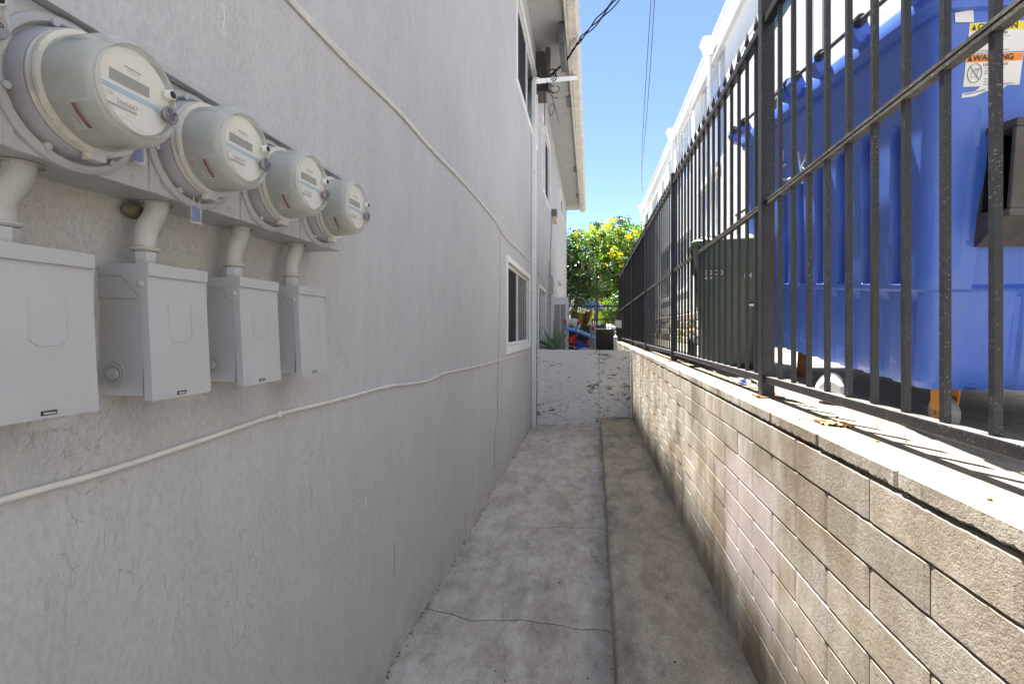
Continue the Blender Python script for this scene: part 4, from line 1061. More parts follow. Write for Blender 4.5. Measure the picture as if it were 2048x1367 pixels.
for y in (-.04, .32, .66, .92, 1.02, 1.38, 1.72, 1.92):
    g = MB(); g.prism([(X0 - .03, 1.49), (X0 - .07, 1.50), (X0 - .098, 1.555), (X0 - .09, 1.59), (X0 - .06, 1.602), (X0 - .035, 1.585), (X0 - .01, 1.53)], 'Y', y - .032, y + .032); l_ = g.build('hinge_lug', M['blue'], dump)
    g = MB(); g.tube([(X0 - .075, y - .06, 1.58), (X0 - .075, y - .034, 1.58)], .026, 10); g.build('rod_cap', M['black'], l_)
# fork sleeve on the end
g = MB(); sx0, sx1, sz0, sz1 = .09, 1.0, .60, 1.0; yb = Y0_ + .045
def ringbox(g, x0, x1, z0, z1, y_out, y_in, t):
    for a in ((x0, x1, z1 - t, z1), (x0, x1, z0, z0 + t), (x0, x0 + t, z0 + t, z1 - t), (x1 - t, x1, z0 + t, z1 - t)): g.bbox(a[0], a[1], y_out, y_in, a[2], a[3], .004)
sl = MB(); ya, yc_ = -.20, -.045
sl.bbox(.14, 1.0, ya, yc_, .985, 1.015, .006)
sl.bbox(.14, 1.0, ya, ya + .018, .70, .9845, .004)
sl.bbox(.143, 1.0, yc_ - .012, yc_ + .01, .60, .9845, .004)
sl.hexa([(.145, yc_ - .0125, .575), (1.0, yc_ - .0125, .575), (1.0, yc_, .575), (.145, yc_, .575), (.14, ya, .70), (1.0, ya, .70), (1.0, yc_ - .0125, .70), (.14, yc_ - .0125, .70)])
sl.hexa([(.135, ya - .004, .675), (1.0, ya - .004, .675), (1.0, ya + .03, .675), (.135, ya + .03, .675), (.135, ya - .004, .70), (1.0, ya - .004, .70), (1.0, ya + .03, .6995), (.135, ya + .03, .6995)])
slo = sl.build('fork_sleeve', M['sleeve'], dump)
g = MB(); g.box(.155, 1.0, -.0595, -.0578, .702, .983); g.box(.17, 1.0, -.1815, -.180, .702, .983); g.box(.45, .46, -.18, -.06, .71, .98); g.build('sleeve_shade', M['black'], slo)  # black sheets added to paint the shade inside the sleeve
# casters
def caster(x, y, col, swivel):
    g = MB(); z0 = .02
    g.box(x - .05, x + .05, y - .05, y + .05, z0 - .02, z0)
    for s_ in (-1, 1): g.prism([(y - .035, z0 - .02), (y + .035, z0 - .02), (y + .02, -.15), (y - .02, -.15)], 'X', x + s_ * .034 - .004, x + s_ * .034 + .004)
    c_ = g.build('caster', M[col], dump)
    g = MB(); g.lathe([(-.024, .02), (-.024, .062), (-.018, .07), (.018, .07), (.024, .062), (.024, .02)], (x, y, -.124), 'X', 28); g.build('wheel', M['grey_wheel'], c_, smooth=True)
    g = MB(); g.tube([(x - .044, y, -.124), (x + .044, y, -.124)], .010, 8); g.build('axle', M['dark_ring'], c_)
    g = MB(); g.box(x + .045 - .0, x + .055, y - .01, y + .01, -.02, -.005); return c_
caster(.205, .13, 'orange', 0); caster(.95, .20, 'orange', 0); caster(.95, 1.62, 'rust', 0)
g = MB(); g.hexa([(.17, 1.37, -.195), (.22, 1.37, -.195), (.22, 1.42, -.195), (.17, 1.42, -.195), (.175, 1.36, .02), (.225, 1.36, .02), (.225, 1.42, .02), (.175, 1.42, .02)]); g.bbox(.14, .25, 1.33, 1.45, -.203, -.19, .004)
g.build('support_leg', M['rust'], dump)
g = MB(); g.bbox(.19, .245, Y0_ + .098, Y0_ + .13, .0, .075, .012); g.build('drain_notch', M['toy_navy'], dump)
# warning labels on the end face
yl = Y0_ + .004
def LP(x, z, o=0): 
    x = .042 + (x - .055) * .715; z = 1.383 - (1.402 - z) * .969
    return (x, Y0_ + inset(z) - .0015 - o, z)
def lrect(g, x0, x1, z0, z1, o): g.quad(LP(x0, z0, o), LP(x1, z0, o), LP(x1, z1, o), LP(x0, z1, o))
lx0, lx1 = .055, .325
g = MB(); lrect(g, lx0, lx1, 1.295, 1.402, 0); lb = g.build('caution_label', M['sticker'], dump)
g = MB(); lrect(g, lx0 + .004, lx1 - .003, 1.372, 1.4, .0006); g.build('yellow_band', M['yellow'], lb)
g = MB(); g.text('CAUTION', LP(lx0 + .038, 1.3765), (1, 0, 0), (0, 0, 1), .030, off=.0022, bold=.0009)
def tri(g, x, z, s_):
    o = .0022; g.add([LP(x, z, o), LP(x + s_, z, o), LP(x + s_ / 2, z + s_ * .95, o)], [(0, 1, 2)])
tri(g, lx0 + .010, 1.3755, .022)
g.text('KEEP OFF!', LP(lx0 + .098, 1.357), (1, 0, 0), (0, 0, 1), .0135, off=.0022, bold=.0003)
for i, tx in enumerate(('Do not climb in, on', 'or occupy this', 'container for', 'any purpose.')): g.text(tx, LP(lx0 + .098, 1.348 - .0105 * i), (1, 0, 0), (0, 0, 1), .0088, off=.0022)
g.text('container may cause', LP(lx0 + .098, 1.300), (1, 0, 0), (0, 0, 1), .0088, off=.0022)
g.text('FALLING HAZARD', LP(lx0 + .006, 1.298), (1, 0, 0), (0, 0, 1), .0095, off=.0022)
def ringmark(g, cx_, cz_, r):
    o = .0022
    g.tube([LP(cx_ + r * math.cos(a * math.pi / 14), cz_ + r * math.sin(a * math.pi / 14), o) for a in range(29)], .0009, 4)
    g.tube([LP(cx_ - r * .7, cz_ + r * .7, o), LP(cx_ + r * .7, cz_ - r * .7, o)], .0009, 4)
    bx = [(-.5, -.45), (.35, -.38), (.42, .25), (-.45, .2), (-.5, -.45)]
    g.tube([LP(cx_ + a * r, cz_ + b * r, o) for a, b in bx], .0006, 4)
    fg = [(-.1, .3), (.1, .5), (.3, .35), (.55, .55), (.7, .35), (.4, .2)]
    g.tube([LP(cx_ + a * r, cz_ + b * r, o) for a, b in fg], .0008, 4)
ringmark(g, lx0 + .050, 1.337, .030)
g.build('label_print', M['ink'], lb)
g = MB(); lrect(g, lx0, lx1, 1.175, 1.292, 0)
g.add([LP(lx0 - .002, 1.135), LP(lx0 + .06, 1.139), LP(lx0 + .12, 1.158), LP(lx0 + .17, 1.15), LP(lx1 - .04, 1.185), LP(lx1 - .02, 1.18), LP(lx0 + .15, 1.19), LP(lx0 + .09, 1.178), LP(lx0 + .06, 1.158), LP(lx0 - .001, 1.152)], [(0, 1, 2, 3, 4, 5, 6, 7, 8, 9)])
lb2 = g.build('warning_label', M['sticker'], dump, fix=False)
g = MB(); lrect(g, lx0 + .003, lx1 - .003, 1.262, 1.290, .0006); g.build('orange_band', M['lab_orange'], lb2)
g = MB(); g.text('WARNING', LP(lx0 + .032, 1.267), (1, 0, 0), (0, 0, 1), .0285, off=.0022, bold=.0009)
tri(g, lx0 + .007, 1.266, .022)
g.text('LOAD EVENLY!', LP(lx0 + .083, 1.247), (1, 0, 0), (0, 0, 1), .0125, off=.0022, bold=.0003)
for i, tx in enumerate(('Container must be', 'placed on a hard,', 'level surface.', '', 'Load or unevenly', 'container could', 'tip over.')): g.text(tx, LP(lx0 + .095, 1.236 - .0095 * i), (1, 0, 0), (0, 0, 1), .0086, off=.0022)
g.text('TIPPING HAZARD', LP(lx0 + .004, 1.142), (1, 0, .2), (0, 0, 1), .0095, off=.0026)
ringmark(g, lx0 + .047, 1.222, .034)
g.build('label_print', M['ink'], lb2)
g = MB(); g.add([LP(-.018, 1.407, .002), LP(.072, 1.404, .002), LP(.064, 1.449, .002), LP(-.022, 1.441, .002)], [(0, 1, 2, 3)]); g.build('blank_sticker', M['sticker'], dump)
# white graffiti strokes
g = MB()
def GP(y, z): return (X0 + inset(z) - .002, y, z)
for st_ in ([(1.27, 1.20), (1.20, 1.235), (1.22, 1.16), (1.25, 1.10), (1.19, 1.06), (1.10, 1.05), (1.08, 1.08)], [(1.22, 1.14), (1.17, 1.15)], [(1.09, 1.20), (1.07, 1.12), (1.05, 1.02)], [(1.0, 1.18), (.97, 1.08), (.95, .99)], [(.96, 1.08), (.90, 1.14), (.87, 1.15)], [(.955, 1.09), (.90, 1.04), (.86, .98)], [(.98, 1.02), (.9, 1.07), (.84, 1.09)], [(.88, 1.20), (.90, 1.10)], [(.86, 1.18), (.86, 1.08)]):
    g.tube(curve_pts([GP(a, b + .02) for a, b in st_], 4), .0075, 5)
g.build('graffiti', M['chalk'], dump)

# things lying in the yard and on the wall top
t = root('jug', 'white-capped clear plastic jug lying on the pavement under the dumpster edge', 'bottle', (1.33, 3.15, -.33))
A = Vector((1.235, 2.86, -.323)); D = Vector((.30, .62, .06)).normalized()
def along(prof): return [A + D * a for a, r in prof], [r for a, r in prof]
p_, r_ = along([(0, .030), (.004, .050), (.02, .062), (.05, .066), (.07, .066), (.072, .06)]); g = MB(); g.tube(p_, r_, 20); g.build('cap', M['sticker'], t, smooth=True)
p_, r_ = along([(.073, .060), (.09, .063), (.2, .063), (.22, .058), (.3, .05), (.31, .02)]); g = MB(); g.tube(p_, r_, 20); g.build('jug_body', M['clear'], t, smooth=True)
t = root('wrapper', 'crumpled clear plastic wrapper with blue print on the wall top beside the post', 'litter', (.86, 2.95, CAP))
g = MB(); rnd = random.Random(4); n = 9; ex = [[(.835 + .006 * i + rnd.uniform(-.003, .003), 2.75 + .05 * j, CAP + .004 + abs(rnd.gauss(0, .011))) for j in range(n)] for i in range(7)]
for i in range(6):
    for j in range(n - 1): g.quad(ex[i][j], ex[i][j + 1], ex[i + 1][j + 1], ex[i + 1][j])
g.build('film', M['clear'], t, fix=False)
g = MB()
for i in range(1, 4):
    for j in (4, 5, 6): g.quad(*[(p[0], p[1], p[2] + .0015) for p in (ex[i][j], ex[i][j + 1], ex[i + 1][j + 1], ex[i + 1][j])])
g.build('printed_logo', M['toy_navy'], t, fix=False)
g = MB(); rnd = random.Random(8)
for q in range(5):
    cx_, cy_ = .755 + .012 * q, 1.80 - .012 * q
    pts = [(cx_ + .03 * (i / 5 - .5) + rnd.uniform(-.004, .004), cy_ + .08 * (j / 3 - .5) + rnd.uniform(-.005, .005), CAP + .003 + .006 * math.sin(i * 1.9 + j) + rnd.uniform(0, .006)) for i in range(6) for j in range(4)]
    g.add(pts, [(i * 4 + j, i * 4 + j + 1, i * 4 + j + 5, i * 4 + j + 4) for i in range(5) for j in range(3)])
g.tube([(.725, 1.86, CAP + .003), (.75, 1.80, CAP + .01), (.80, 1.76, CAP + .004)], .0022, 5)
tag(g.build('dry_leaf', M['leaf_dry'], fix=False), 'curled tan dry leaf on the sunlit wall top below the near fence bay', 'leaf')
g = MB()
rnd = random.Random(21)
for q in range(26):
    y = rnd.uniform(.9, 6); x = rnd.uniform(.70, .87); s_ = rnd.uniform(.002, .005)
    g.sphere((x, y, CAP + s_ * .5), s_, 6, 4, (1, 1.4, .6))
for q in range(60):
    y = rnd.uniform(1.9, 8); x = rnd.uniform(-.93, .66) ; s_ = rnd.uniform(.002, .0055); z = (GND(y) + .003) if x < edge_r(y) else LEDGE + .006
    if edge_r(y) - .03 < x < edge_r(y) + .05: continue
    g.sphere((x, y, z), s_, 6, 4, (1, 1.3, .5))
tag(g.build('gravel_crumbs', M['nest']), 'scattered tiny grit crumbs over the concrete', 'grit', kind='stuff')
# dirt and chips along the foot of the house wall
g = MB(); rnd = random.Random(31)
for q in range(260):
    y = rnd.uniform(1.8, 8.3); s_ = rnd.uniform(.0015, .006); g.sphere((XW + abs(rnd.gauss(0, .012)) + .003, y, GND(y) + .003), s_, 5, 4, (1, 1.6, .6))
for q in range(160):
    y = rnd.uniform(1.8, 8.3); s_ = rnd.uniform(.0015, .005); g.sphere((edge_r(y) - abs(rnd.gauss(0, .01)) - .004, y, GND(y) + .003), s_, 5, 4, (1, 1.6, .6))
tag(g.build('dirt', M['nest']), 'thin line of dirt along the foot of the wall and the ledge', 'dirt', kind='stuff')

# ------------------------------------------------------------------ plywood gate at the end of the alley
gate = root('plywood_gate', 'peeling white plywood gate closing the alley', 'gate', (0, 8.47, -1.64))
GY = 8.45
def panel(x0, x1, z0, z1, y, jag):
    g = MB(); rnd = random.Random(int(x0 * 100) + 50); n = 22; top = []; bot = []
    for i in range(n + 1):
        x = x0 + (x1 - x0) * i / n; top.append((x, z1 + rnd.uniform(-jag, jag * .4))); bot.append((x, z0 + rnd.uniform(-jag * .2, jag)))
    g.prism(bot + top[::-1], 'Y', y, y + .018); return g
panel(-.875, .145, -1.628, -.340, GY, .008).build('gate_board', M['peel'], gate)
panel(.150, .655, -1.445, -.343, GY + .002, .006).build('gate_board', M['peel'], gate)
g = MB(); g.bbox(.66, .70, GY - .012, GY + .03, -1.452, -.325, .004); g.build('edge_post', M['white_trim'], gate)
g = MB(); g.bbox(-.94, -.885, GY + .0, GY + .05, -1.64, -.25, .004); g.build('hinge_post', M['dark_ring'], gate)
g = MB()
for z in (-.45, -.75, -1.05, -1.35): 
    for x in (.13, .165, .64): g.sphere((x, GY - .001, z), .006, 8, 5)
g.build('nail_head', M['rust'], gate)

# ------------------------------------------------------------------ clutter behind the gate
al = root('aloe_plant', 'spiky grey-green aloe plant rising behind the gate near the house wall', 'plant', (-.63, 9.9, -1.0))
g = MB(); rnd = random.Random(6)
g.lathe([(0, .16), (.35, .20), (.36, .19), (.33, .18)], (-.63, 9.9, -1.0), 'Z', 18, caps=(True, False)); 
pot = MB(); pot.lathe([(0, .14), (.5, .2), (.51, .19), (.47, .18), (.46, .001)], (-.63, 9.9, -.95), 'Z', 20, caps=(True, False)); pot.build('pot', M['grey_plastic'], al, smooth=True)
for k in range(26):
    a = rnd.uniform(0, 6.283); ln = rnd.uniform(.42, .72); el = rnd.uniform(.35, 1.35); g = MB()
    pts = []; rs = []
    for i in range(9):
        t_ = i / 8; e2 = el - .5 * t_ * (1.3 - el) + .15 * t_; rr = ln * t_
        pts.append((-.63 + math.cos(a) * rr * math.cos(e2), 9.9 + math.sin(a) * rr * math.cos(e2), -.48 + rr * math.sin(e2))); rs.append(.034 * (1 - t_) ** .7 + .0015)
    g.tube(pts, rs, 6); g.build('aloe_leaf', M['aloe'], al, smooth=True)
toy = root('toy_wagon', 'upturned blue plastic toy table with red legs on the junk pile', 'toy', (-.2, 12, -1.5))
g = MB()
A = Vector((-.62, 12, .01)); B = Vector((.10, 11.9, -.23))
n = 14; pr = []
for i in range(n + 1):
    t_ = i / n; p = A.lerp(B, t_); p.z += .03 * math.sin(math.pi * t_); pr.append(p)
vs = []; 
for p in pr:
    w = .28 * math.sqrt(max(.05, 1 - (2 * (pr.index(p) / n) - 1) ** 2 * .8))
    vs += [(p.x, p.y - w, p.z - .02), (p.x, p.y + w, p.z + .05), (p.x, p.y + w, p.z + .075), (p.x, p.y - w, p.z + .012)]
fs = [(i * 4 + k, i * 4 + (k + 1) % 4, i * 4 + 4 + (k + 1) % 4, i * 4 + 4 + k) for i in range(n) for k in range(4)] + [(3, 2, 1, 0), (n * 4, n * 4 + 1, n * 4 + 2, n * 4 + 3)]
g.add(vs, fs); g.build('tabletop', M['toy_blue'], toy, smooth=True, angle=30)
for (a, b) in (((-.34, 11.85, -.04), (-.27, 11.9, .13)), ((.02, 11.8, -.2), (.07, 11.9, .0)), ((-.55, 11.85, 0), (-.58, 11.9, .16))):
    g = MB(); g.tube([a, b], .018, 8); lg = g.build('toy_leg', M['toy_blue'], toy, smooth=True)
    g = MB(); g.lathe([(-.03, .02), (-.03, .045), (.03, .045), (.03, .02)], (b[0], b[1], b[2] + .02), 'X', 14, caps=(True, True)); g.build('toy_foot', M['toy_red'], lg, smooth=True)
trike = root('toy_trike', 'red and dark blue plastic tricycle lying below the blue toy', 'toy', (-.3, 11.4, -1.5))
g = MB(); g.tube([(-.34, 11.4, -.15), (-.33, 11.4, -.45)], .03, 8); g.tube([(-.44, 11.4, -.20), (-.26, 11.4, -.12)], .018, 8); g.build('fork', M['toy_red'], trike, smooth=True)
g = MB(); g.lathe([(-.02, .03), (-.02, .075), (.02, .075), (.02, .03)], (-.42, 11.38, -.24), 'Y', 18, caps=(True, True)); g.build('wheel', M['toy_red'], trike, smooth=True)
g = MB(); g.lathe([(-.02, .02), (-.02, .05), (.02, .05), (.02, .02)], (-.62, 11.38, -.33), 'Y', 16, caps=(True, True)); g.build('wheel', M['toy_red'], trike, smooth=True)
g = MB(); g.prism([(-.30, -.22), (-.05, -.36), (-.05, -.5), (-.30, -.5)], 'Y', 11.35, 11.55); g.build('seat', M['toy_navy'], trike)
g = MB(); g.tube([(-.06, 11.5, -.24), (-.05, 11.5, -.36)], .022, 8); g.build('handle', M['toy_red'], trike)
tub = MB(); tub.sphere((-.10, 10.2, -.52), .19, 24, 12, (1, 1, .82)); tag(tub.build('upturned_bucket', M['grey_plastic'], smooth=True), 'round grey upturned tub just above the middle of the gate top', 'tub')
g = MB()
n = 12
ex = [[(-.62 + .42 * i / n, 10.6 + .5 * j / 4, -.44 + .09 * math.sin(math.pi * (i / n) ** .7) + .01 * math.sin(i * 2 + j)) for j in range(5)] for i in range(n + 1)]
for i in range(n):
    for j in range(4): g.quad(ex[i][j], ex[i + 1][j], ex[i + 1][j + 1], ex[i][j + 1])
g.box(-.60, -.22, 10.62, 11.05, -1.5, -.45)
tag(g.build('covered_bin', M['dark_ring'], fix=False), 'low dark tarp-covered heap between the aloe and the grey tub', 'tarp heap')
pls = MB(); rnd = random.Random(12)
pls.sphere((-.40, 12.6, .17), .11, 12, 8, (1.2, 1, .9)); pls.sphere((-.32, 12.55, .08), .09, 12, 8); pls.sphere((-.50, 12.6, .20), .06, 10, 6)
tag(pls.build('stuffed_toy', M['sticker'], smooth=True), 'pale bundled stuffed toy on top of the junk pile', 'toy')
g = MB(); g.tube([(-.30, 15.0, -.35), (.13, 15.0, .52)], .016, 8)
st = root('broom', 'yellow-handled broom leaning diagonally behind the toys', 'broom', (-.3, 15, -.4)); g.build('handle', M['yellow'], st)
g = MB(); g.hexa([(-.42, 14.95, -.62), (-.22, 14.95, -.7), (-.22, 15.05, -.7), (-.42, 15.05, -.62), (-.36, 14.98, -.38), (-.26, 14.98, -.42), (-.26, 15.02, -.42), (-.36, 15.02, -.38)]); g.build('broom_head', M['black'], st)
for (x0, x1, y0, y1, z0, z1, m, nm, lab, cat) in (
    (-.95, -.02, 13.4, 14.4, -1.5, .10, 'black', 'storage_crate', 'dark storage crate at the bottom of the junk pile by the wall', 'crate'),
    (-.015, .16, 13.8, 14.3, -1.5, .12, 'grey_plastic', 'plastic_drawer', 'grey plastic drawer unit between the toys and the black trash bin', 'drawers')):
    g = MB(); g.bbox(x0, x1, y0, y1, z0, z1, .015)
    for k in range(5): g.bbox(x0 + .01, x1 - .01, y0 - .012, y0 + .002, z0 + .05 + k * .28, z0 + .29 + k * .28, .008) if z0 + .29 + k * .28 < z1 else None
    tag(g.build(nm, M[m]), lab, cat)
# dark barbed gate and bars
ig = root('iron_gate', 'black barred iron gate in front of the black bin at the alley end', 'gate', (.42, 15.8, -1.55))
g = MB()
for x in (.07, .80): g.box(x - .02, x + .02, 15.78, 15.82, -1.55, .30)
g.box(.05, .82, 15.78, 15.82, .28, .32); g.box(.05, .82, 15.785, 15.815, -.9, -.87); g.build('gate_frame', M['iron'], ig)
g = MB()
for k in range(8): x = .14 + k * .085; g.box(x - .007, x + .007, 15.793, 15.807, -1.5, .29)
g.build('gate_bars', M['iron'], ig)
bb = root('black_bin', 'black trash bin with white-trimmed lid behind the far iron gate', 'trash bin', (.45, 16.6, -1.55), world_coords=False)
g = MB(); loft(g, [(0, -.28, .28, -.3, .3, .06), (1.55, -.33, .33, -.36, .36, .06)]); g.build('bin_body', M['black'], bb, smooth=True, angle=35)
g = MB(); loft(g, [(1.55, -.37, .37, -.4, .4, .07), (1.62, -.37, .37, -.4, .4, .07), (1.72, -.25, .25, -.3, .3, .06)]); g.build('lid', M['black'], bb, smooth=True, angle=35)
g = MB(); g.tube([(-.3, -.42, 1.56), (.25, -.42, 1.56)], .02, 8); g.sphere((-.33, -.42, 1.58), .07); g.sphere((-.17, -.4, 1.72), .06); g.sphere((.28, -.42, 1.6), .06); g.build('plastic_bag', M['sticker'], bb, smooth=True)
ff = root('rear_fence', 'tall black iron fence crossing the back of the alley under the trees', 'fence', (0, 18.5, -1.55))
g = MB(); g.box(-1.2, 2.4, 18.48, 18.53, .80, .86); g.box(-1.2, 2.4, 18.485, 18.525, -.6, -.56); g.build('rail', M['iron'], ff)
g = MB(); g.box(.22, .28, 18.46, 18.54, -1.55, 2.15); g.build('post', M['iron'], ff)
for k in range(25):
    g = MB(); x = -1.15 + k * .13; g.box(x - .008, x + .008, 18.497, 18.513, -1.5, .98); g.build('baluster', M['iron'], ff)
um = root('patio_umbrella', 'blue canvas patio umbrella showing above the rear fence', 'umbrella', (.2, 20.5, -1.5))
g = MB(); g.lathe([(1.02 + .08, .38), (1.22, .33), (1.36, .2), (1.42, .03), (1.43, .001)], (.14, 20.5, -.28), 'Z', 8); g.build('canopy', M['tarp'], um)
g = MB(); g.tube([(.12, 20.5, -1.5), (.12, 20.5, 1.12)], .025, 8); g.build('pole', M['white_trim'], um)
for i in range(8):
    a = i * math.pi / 4; 
    g = MB(); g.tube([(.12 + .04 * math.cos(a), 20.5 + .04 * math.sin(a), 1.0), (.14 + .34 * math.cos(a), 20.5 + .34 * math.sin(a), .86)], .008, 5); g.build('rib', M['white_trim'], um)
g = MB(); 
ex = [[(-.75 + .75 * i / 8, 19.8 + .25 * math.sin(i * 1.3), -.3 + .95 * j / 5 + .03 * math.sin(i)) for j in range(6)] for i in range(9)]
for i in range(8):
    for j in range(5): g.quad(ex[i][j], ex[i + 1][j], ex[i + 1][j + 1], ex[i][j + 1])
tag(g.build('canvas_sheet', M['brown_cloth'], fix=False, smooth=True), 'brown canvas sheet hanging behind the rear fence', 'canvas')
g = MB()
ex = [[(-1.15 + .35 * i / 6, 19.6 + .1 * math.sin(i * 1.9), -.5 + 1.1 * j / 4) for j in range(5)] for i in range(7)]
for i in range(6):
    for j in range(4): g.quad(ex[i][j], ex[i + 1][j], ex[i + 1][j + 1], ex[i][j + 1])
tag(g.build('blue_tarp', M['tarp'], fix=False, smooth=True), 'dull blue tarp hanging by the far corner of the grey house', 'tarp')
g = MB(); g.prism([(.30, -.3), (.50, -.3), (.46, .62), (.38, .70), (.30, .60)], 'Y', 19.3, 19.36)
tag(g.build('safety_vest', M['tin']), 'lime yellow vest hanging on the rear fence beside the post', 'vest')
# letter-box like cabinet on the far wall top
t = root('pedestal_box', 'white and black utility pedestal on the far end of the block wall', 'utility box', (.77, 13.2, -.32))
g = MB(); g.hexa([(.66, 13.1, .05), (.86, 13.1, .02), (.86, 13.4, .02), (.66, 13.4, .05), (.64, 13.15, .24), (.80, 13.15, .22), (.80, 13.4, .22), (.64, 13.4, .24)]); g.build('white_top', M['sticker'], t)
g = MB(); g.bbox(.67, .85, 13.12, 13.4, -.31, .018, .01); g.build('black_base', M['black'], t)
g = MB(); g.bbox(.57, .66, 12.5, 12.6, -.75, -.17, .02); tag(g.build('white_post', M['sticker']), 'short white post at the far end of the block wall', 'post')

# ------------------------------------------------------------------ trees
def tree(name, label, cat_loc, blobs, nleaf, mats, leaf, trunk, seed, flowers=0, pods=0, limbs=7):
    rnd = random.Random(seed); t = root(name, label, 'tree', cat_loc)
    g = MB(); x0, y0, z0 = cat_loc
    top = Vector(trunk[-1]); g.tube(curve_pts(trunk, 4), [.17 - .10 * i / (4 * (len(trunk) - 1)) for i in range(4 * (len(trunk) - 1) + 1)], 10)
    for k in range(limbs):
        b = blobs[k % len(blobs)]; e = Vector(b[0]) + Vector((rnd.uniform(-.4, .4), rnd.uniform(-.4, .4), rnd.uniform(-.2, .4)))
        s_ = Vector(trunk[-1]).lerp(Vector(trunk[-2]), rnd.random() * .6); mid = s_.lerp(e, .5) + Vector((rnd.uniform(-.3, .3), rnd.uniform(-.3, .3), rnd.uniform(-.1, .3)))
        pp = curve_pts([s_, mid, e], 4); g.tube(pp, [.075 * (1 - .85 * i / (len(pp) - 1)) for i in range(len(pp))], 6)
    g.build('trunk', M['bark'], t, smooth=True)
    # twig clusters: leaves gather round many small centres inside the blobs
    mbs = [MB() for _ in mats]; fl = MB(); pd = MB()
    tot = sum(b[1] ** 3 for b in blobs)
    for (bc, br, sq, wt) in blobs:
        nclu = max(6, int(nleaf / 26 * br ** 3 / tot))
        for q in range(nclu):
            d = Vector((rnd.gauss(0, 1), rnd.gauss(0, 1), rnd.gauss(0, 1))).normalized() * br * (rnd.random() ** .38)
            cc = Vector(bc) + Vector((d.x * sq[0], d.y * sq[1], d.z * sq[2]))
            mi = 0; r_ = rnd.random(); acc = 0
            for i, w in enumerate(wt):
                acc += w
                if r_ < acc: mi = i; break
            for j in range(26):
                o = Vector((rnd.gauss(0, 1), rnd.gauss(0, 1), rnd.gauss(0, .8))) * .13
                L_ = leaf * rnd.uniform(.6, 1.3); dr_ = Vector((rnd.gauss(0, 1), rnd.gauss(0, 1), rnd.gauss(-.5, .8))).normalized()
                sd = dr_.cross(Vector((rnd.gauss(0, 1), rnd.gauss(0, 1), rnd.gauss(0, 1)))).normalized() * L_ * .3; p = cc + o
                mbs[mi].quad(p, p + dr_ * L_ * .5 + sd, p + dr_ * L_, p + dr_ * L_ * .5 - sd)
    for i, mb in enumerate(mbs):
        if mb.f: mb.build('crown', M[mats[i]], t, fix=False)
    for q in range(flowers):
        b = rnd.choice(blobs); d = Vector((rnd.gauss(0, .8), -abs(rnd.gauss(0, 1)) - .2, abs(rnd.gauss(.25, .8)))).normalized() * b[1] * rnd.uniform(.85, 1.05)
        cc = Vector(b[0]) + Vector((d.x * b[2][0], d.y * b[2][1], d.z * b[2][2]))
        for j in range(rnd.randint(5, 16)):
            p = cc + Vector((rnd.gauss(0, 1), rnd.gauss(0, 1), rnd.gauss(0, .8))) * .07; r = rnd.uniform(.03, .055)
            a = Vector((rnd.gauss(0, 1), rnd.gauss(0, 1), rnd.gauss(0, 1))).normalized(); b2 = a.orthogonal().normalized() * r; c2 = a.cross(b2)
            fl.quad(p - b2, p + c2, p + b2, p - c2); fl.quad(p - a * r, p + c2, p + a * r, p - c2)
    if fl.f: fl.build('blossom', M['flower'], t, fix=False)
    for q in range(pods):
        b = rnd.choice(blobs); d = Vector((rnd.gauss(0, .8), -abs(rnd.gauss(0, 1)), rnd.gauss(-.3, .6))).normalized() * b[1] * rnd.uniform(.8, 1.0); cc = Vector(b[0]) + d
        for j in range(9):
            p = cc + Vector((rnd.gauss(0, .08), rnd.gauss(0, .08), rnd.gauss(0, .05))); pd.quad(p, p + Vector((.012, 0, 0)), p + Vector((.02, 0, -rnd.uniform(.15, .3))), p + Vector((.006, 0, -.2)))
    if pd.f: pd.build('seed_pods', M['pod'], t, fix=False)
    return t
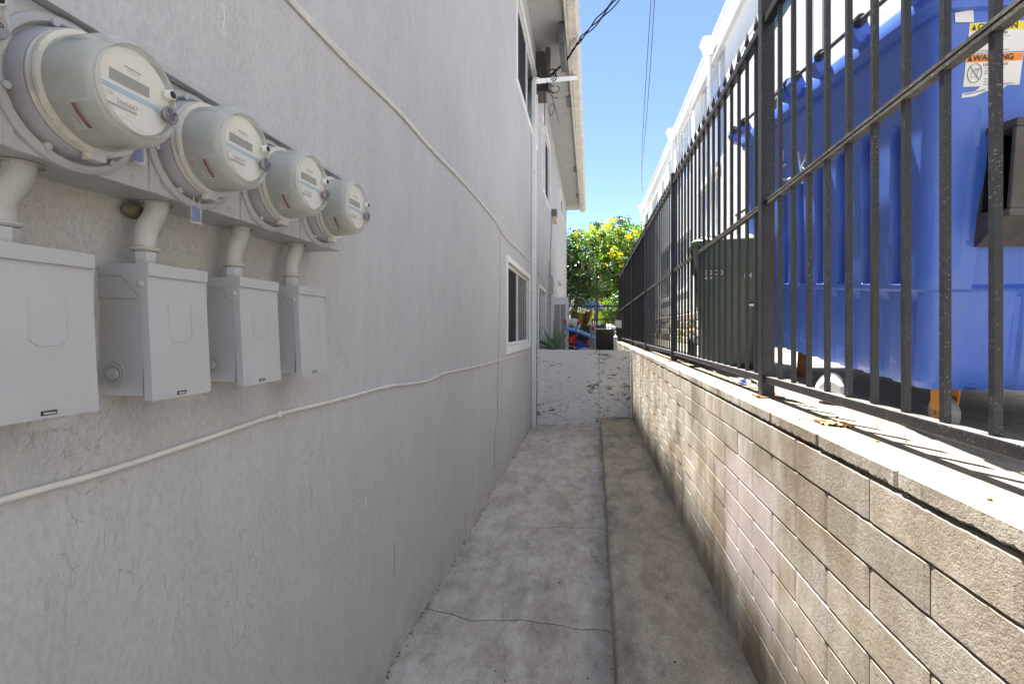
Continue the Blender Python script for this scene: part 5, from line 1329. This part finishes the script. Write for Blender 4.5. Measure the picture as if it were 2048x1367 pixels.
tree('flowering_tree', 'bright green tree covered in yellow blossom filling the gap between the two buildings', (1.4, 27, -1.6),
     [((.2, 26, 4.2), 1.25, (1, 1, 1), (.35, .45, .2)), ((1.6, 26.3, 4.4), 1.35, (1.1, 1, .95), (.3, .55, .15)), ((2.7, 26.5, 3.9), 1.2, (1, 1, 1), (.4, .5, .1)), ((.9, 25.5, 2.9), 1.4, (1.1, 1, 1), (.5, .2, .3)), ((2.2, 25.8, 2.4), 1.3, (1, 1, 1), (.6, .15, .25)), ((1.4, 25.6, 1.3), 1.2, (1.2, 1, .8), (.5, .1, .4)), ((-.3, 26.6, 3.0), 1.2, (1, 1, 1), (.4, .2, .4)), ((3.6, 27, 3.2), 1.2, (1, 1, 1), (.5, .3, .2)), ((1.9, 24.5, .7), .9, (1.2, 1, .8), (.45, .4, .15)), ((.6, 25, .9), .9, (1.2, 1, .8), (.45, .3, .25))],
     27000, ['leaf', 'leaf_light', 'leaf_dark'], .15, [(1.2, 27, -1.7), (1.1, 26.8, .2), (1.3, 26.5, 1.6), (1.4, 26.3, 3.0)], 5, flowers=120, pods=55)
tree('shade_tree', 'dark green leafy tree hanging beside the far corner of the grey house', (-.9, 23.5, -1.6),
     [((-.9, 23, 3.6), .95, (1, 1, .9), (.4, .05, .55)), ((-.45, 22.6, 2.7), 1.0, (.9, 1, 1), (.25, 0, .75)), ((-.9, 22.6, 1.6), .9, (1, 1, 1), (.3, 0, .7)), ((-.2, 22.8, 1.5), .75, (1, 1, .8), (.35, .05, .6)), ((.7, 22.8, .9), .65, (1.3, 1, .6), (.5, .3, .2)), ((.2, 21.9, .95), .5, (1.3, 1, .6), (.5, .3, .2)), ((-2.2, 23.4, 3), 1.3, (1, 1, 1), (.3, 0, .7))],
     13000, ['leaf', 'leaf_light', 'leaf_dark'], .13, [(-.7, 23.4, -1.7), (-.75, 23.3, .2), (-.6, 23, 1.4), (-.6, 23, 2.4)], 6, flowers=6, pods=22)
tree('backyard_tree', 'low dark green tree behind the rear fence on the right', (1.9, 21.8, -1.6),
     [((1.15, 21.6, .9), .6, (1, 1, .9), (.35, .2, .45)), ((1.75, 21.8, 1.1), .75, (1, 1, 1), (.4, .1, .5)), ((1.2, 21.8, .1), .55, (1, 1, 1), (.3, .2, .5)), ((.8, 22.0, .5), .4, (1.2, 1, .8), (.5, .2, .3))],
     5200, ['leaf', 'leaf_light', 'leaf_dark'], .11, [(1.7, 21.8, -1.7), (1.6, 21.8, -.6), (1.6, 21.8, .3)], 8, pods=8, limbs=5)
# pale house far beyond
g = MB(); g.box(-6, 6, 44, 50, -1.9, 3.6)
fh = root('distant_house', 'pale house wall glimpsed through gaps in the trees', 'building', (0, 44, -1.9)); g.build('wall', M['white_stucco'], fh)
g = MB(); g.prism([(-6.4, 3.6), (6.4, 3.6), (0, 5.6)], 'Y', 43.8, 50.2); g.build('roof', M['cream'], fh)

for o in ROOTS:
    if '_o' in o.keys(): del o['_o']
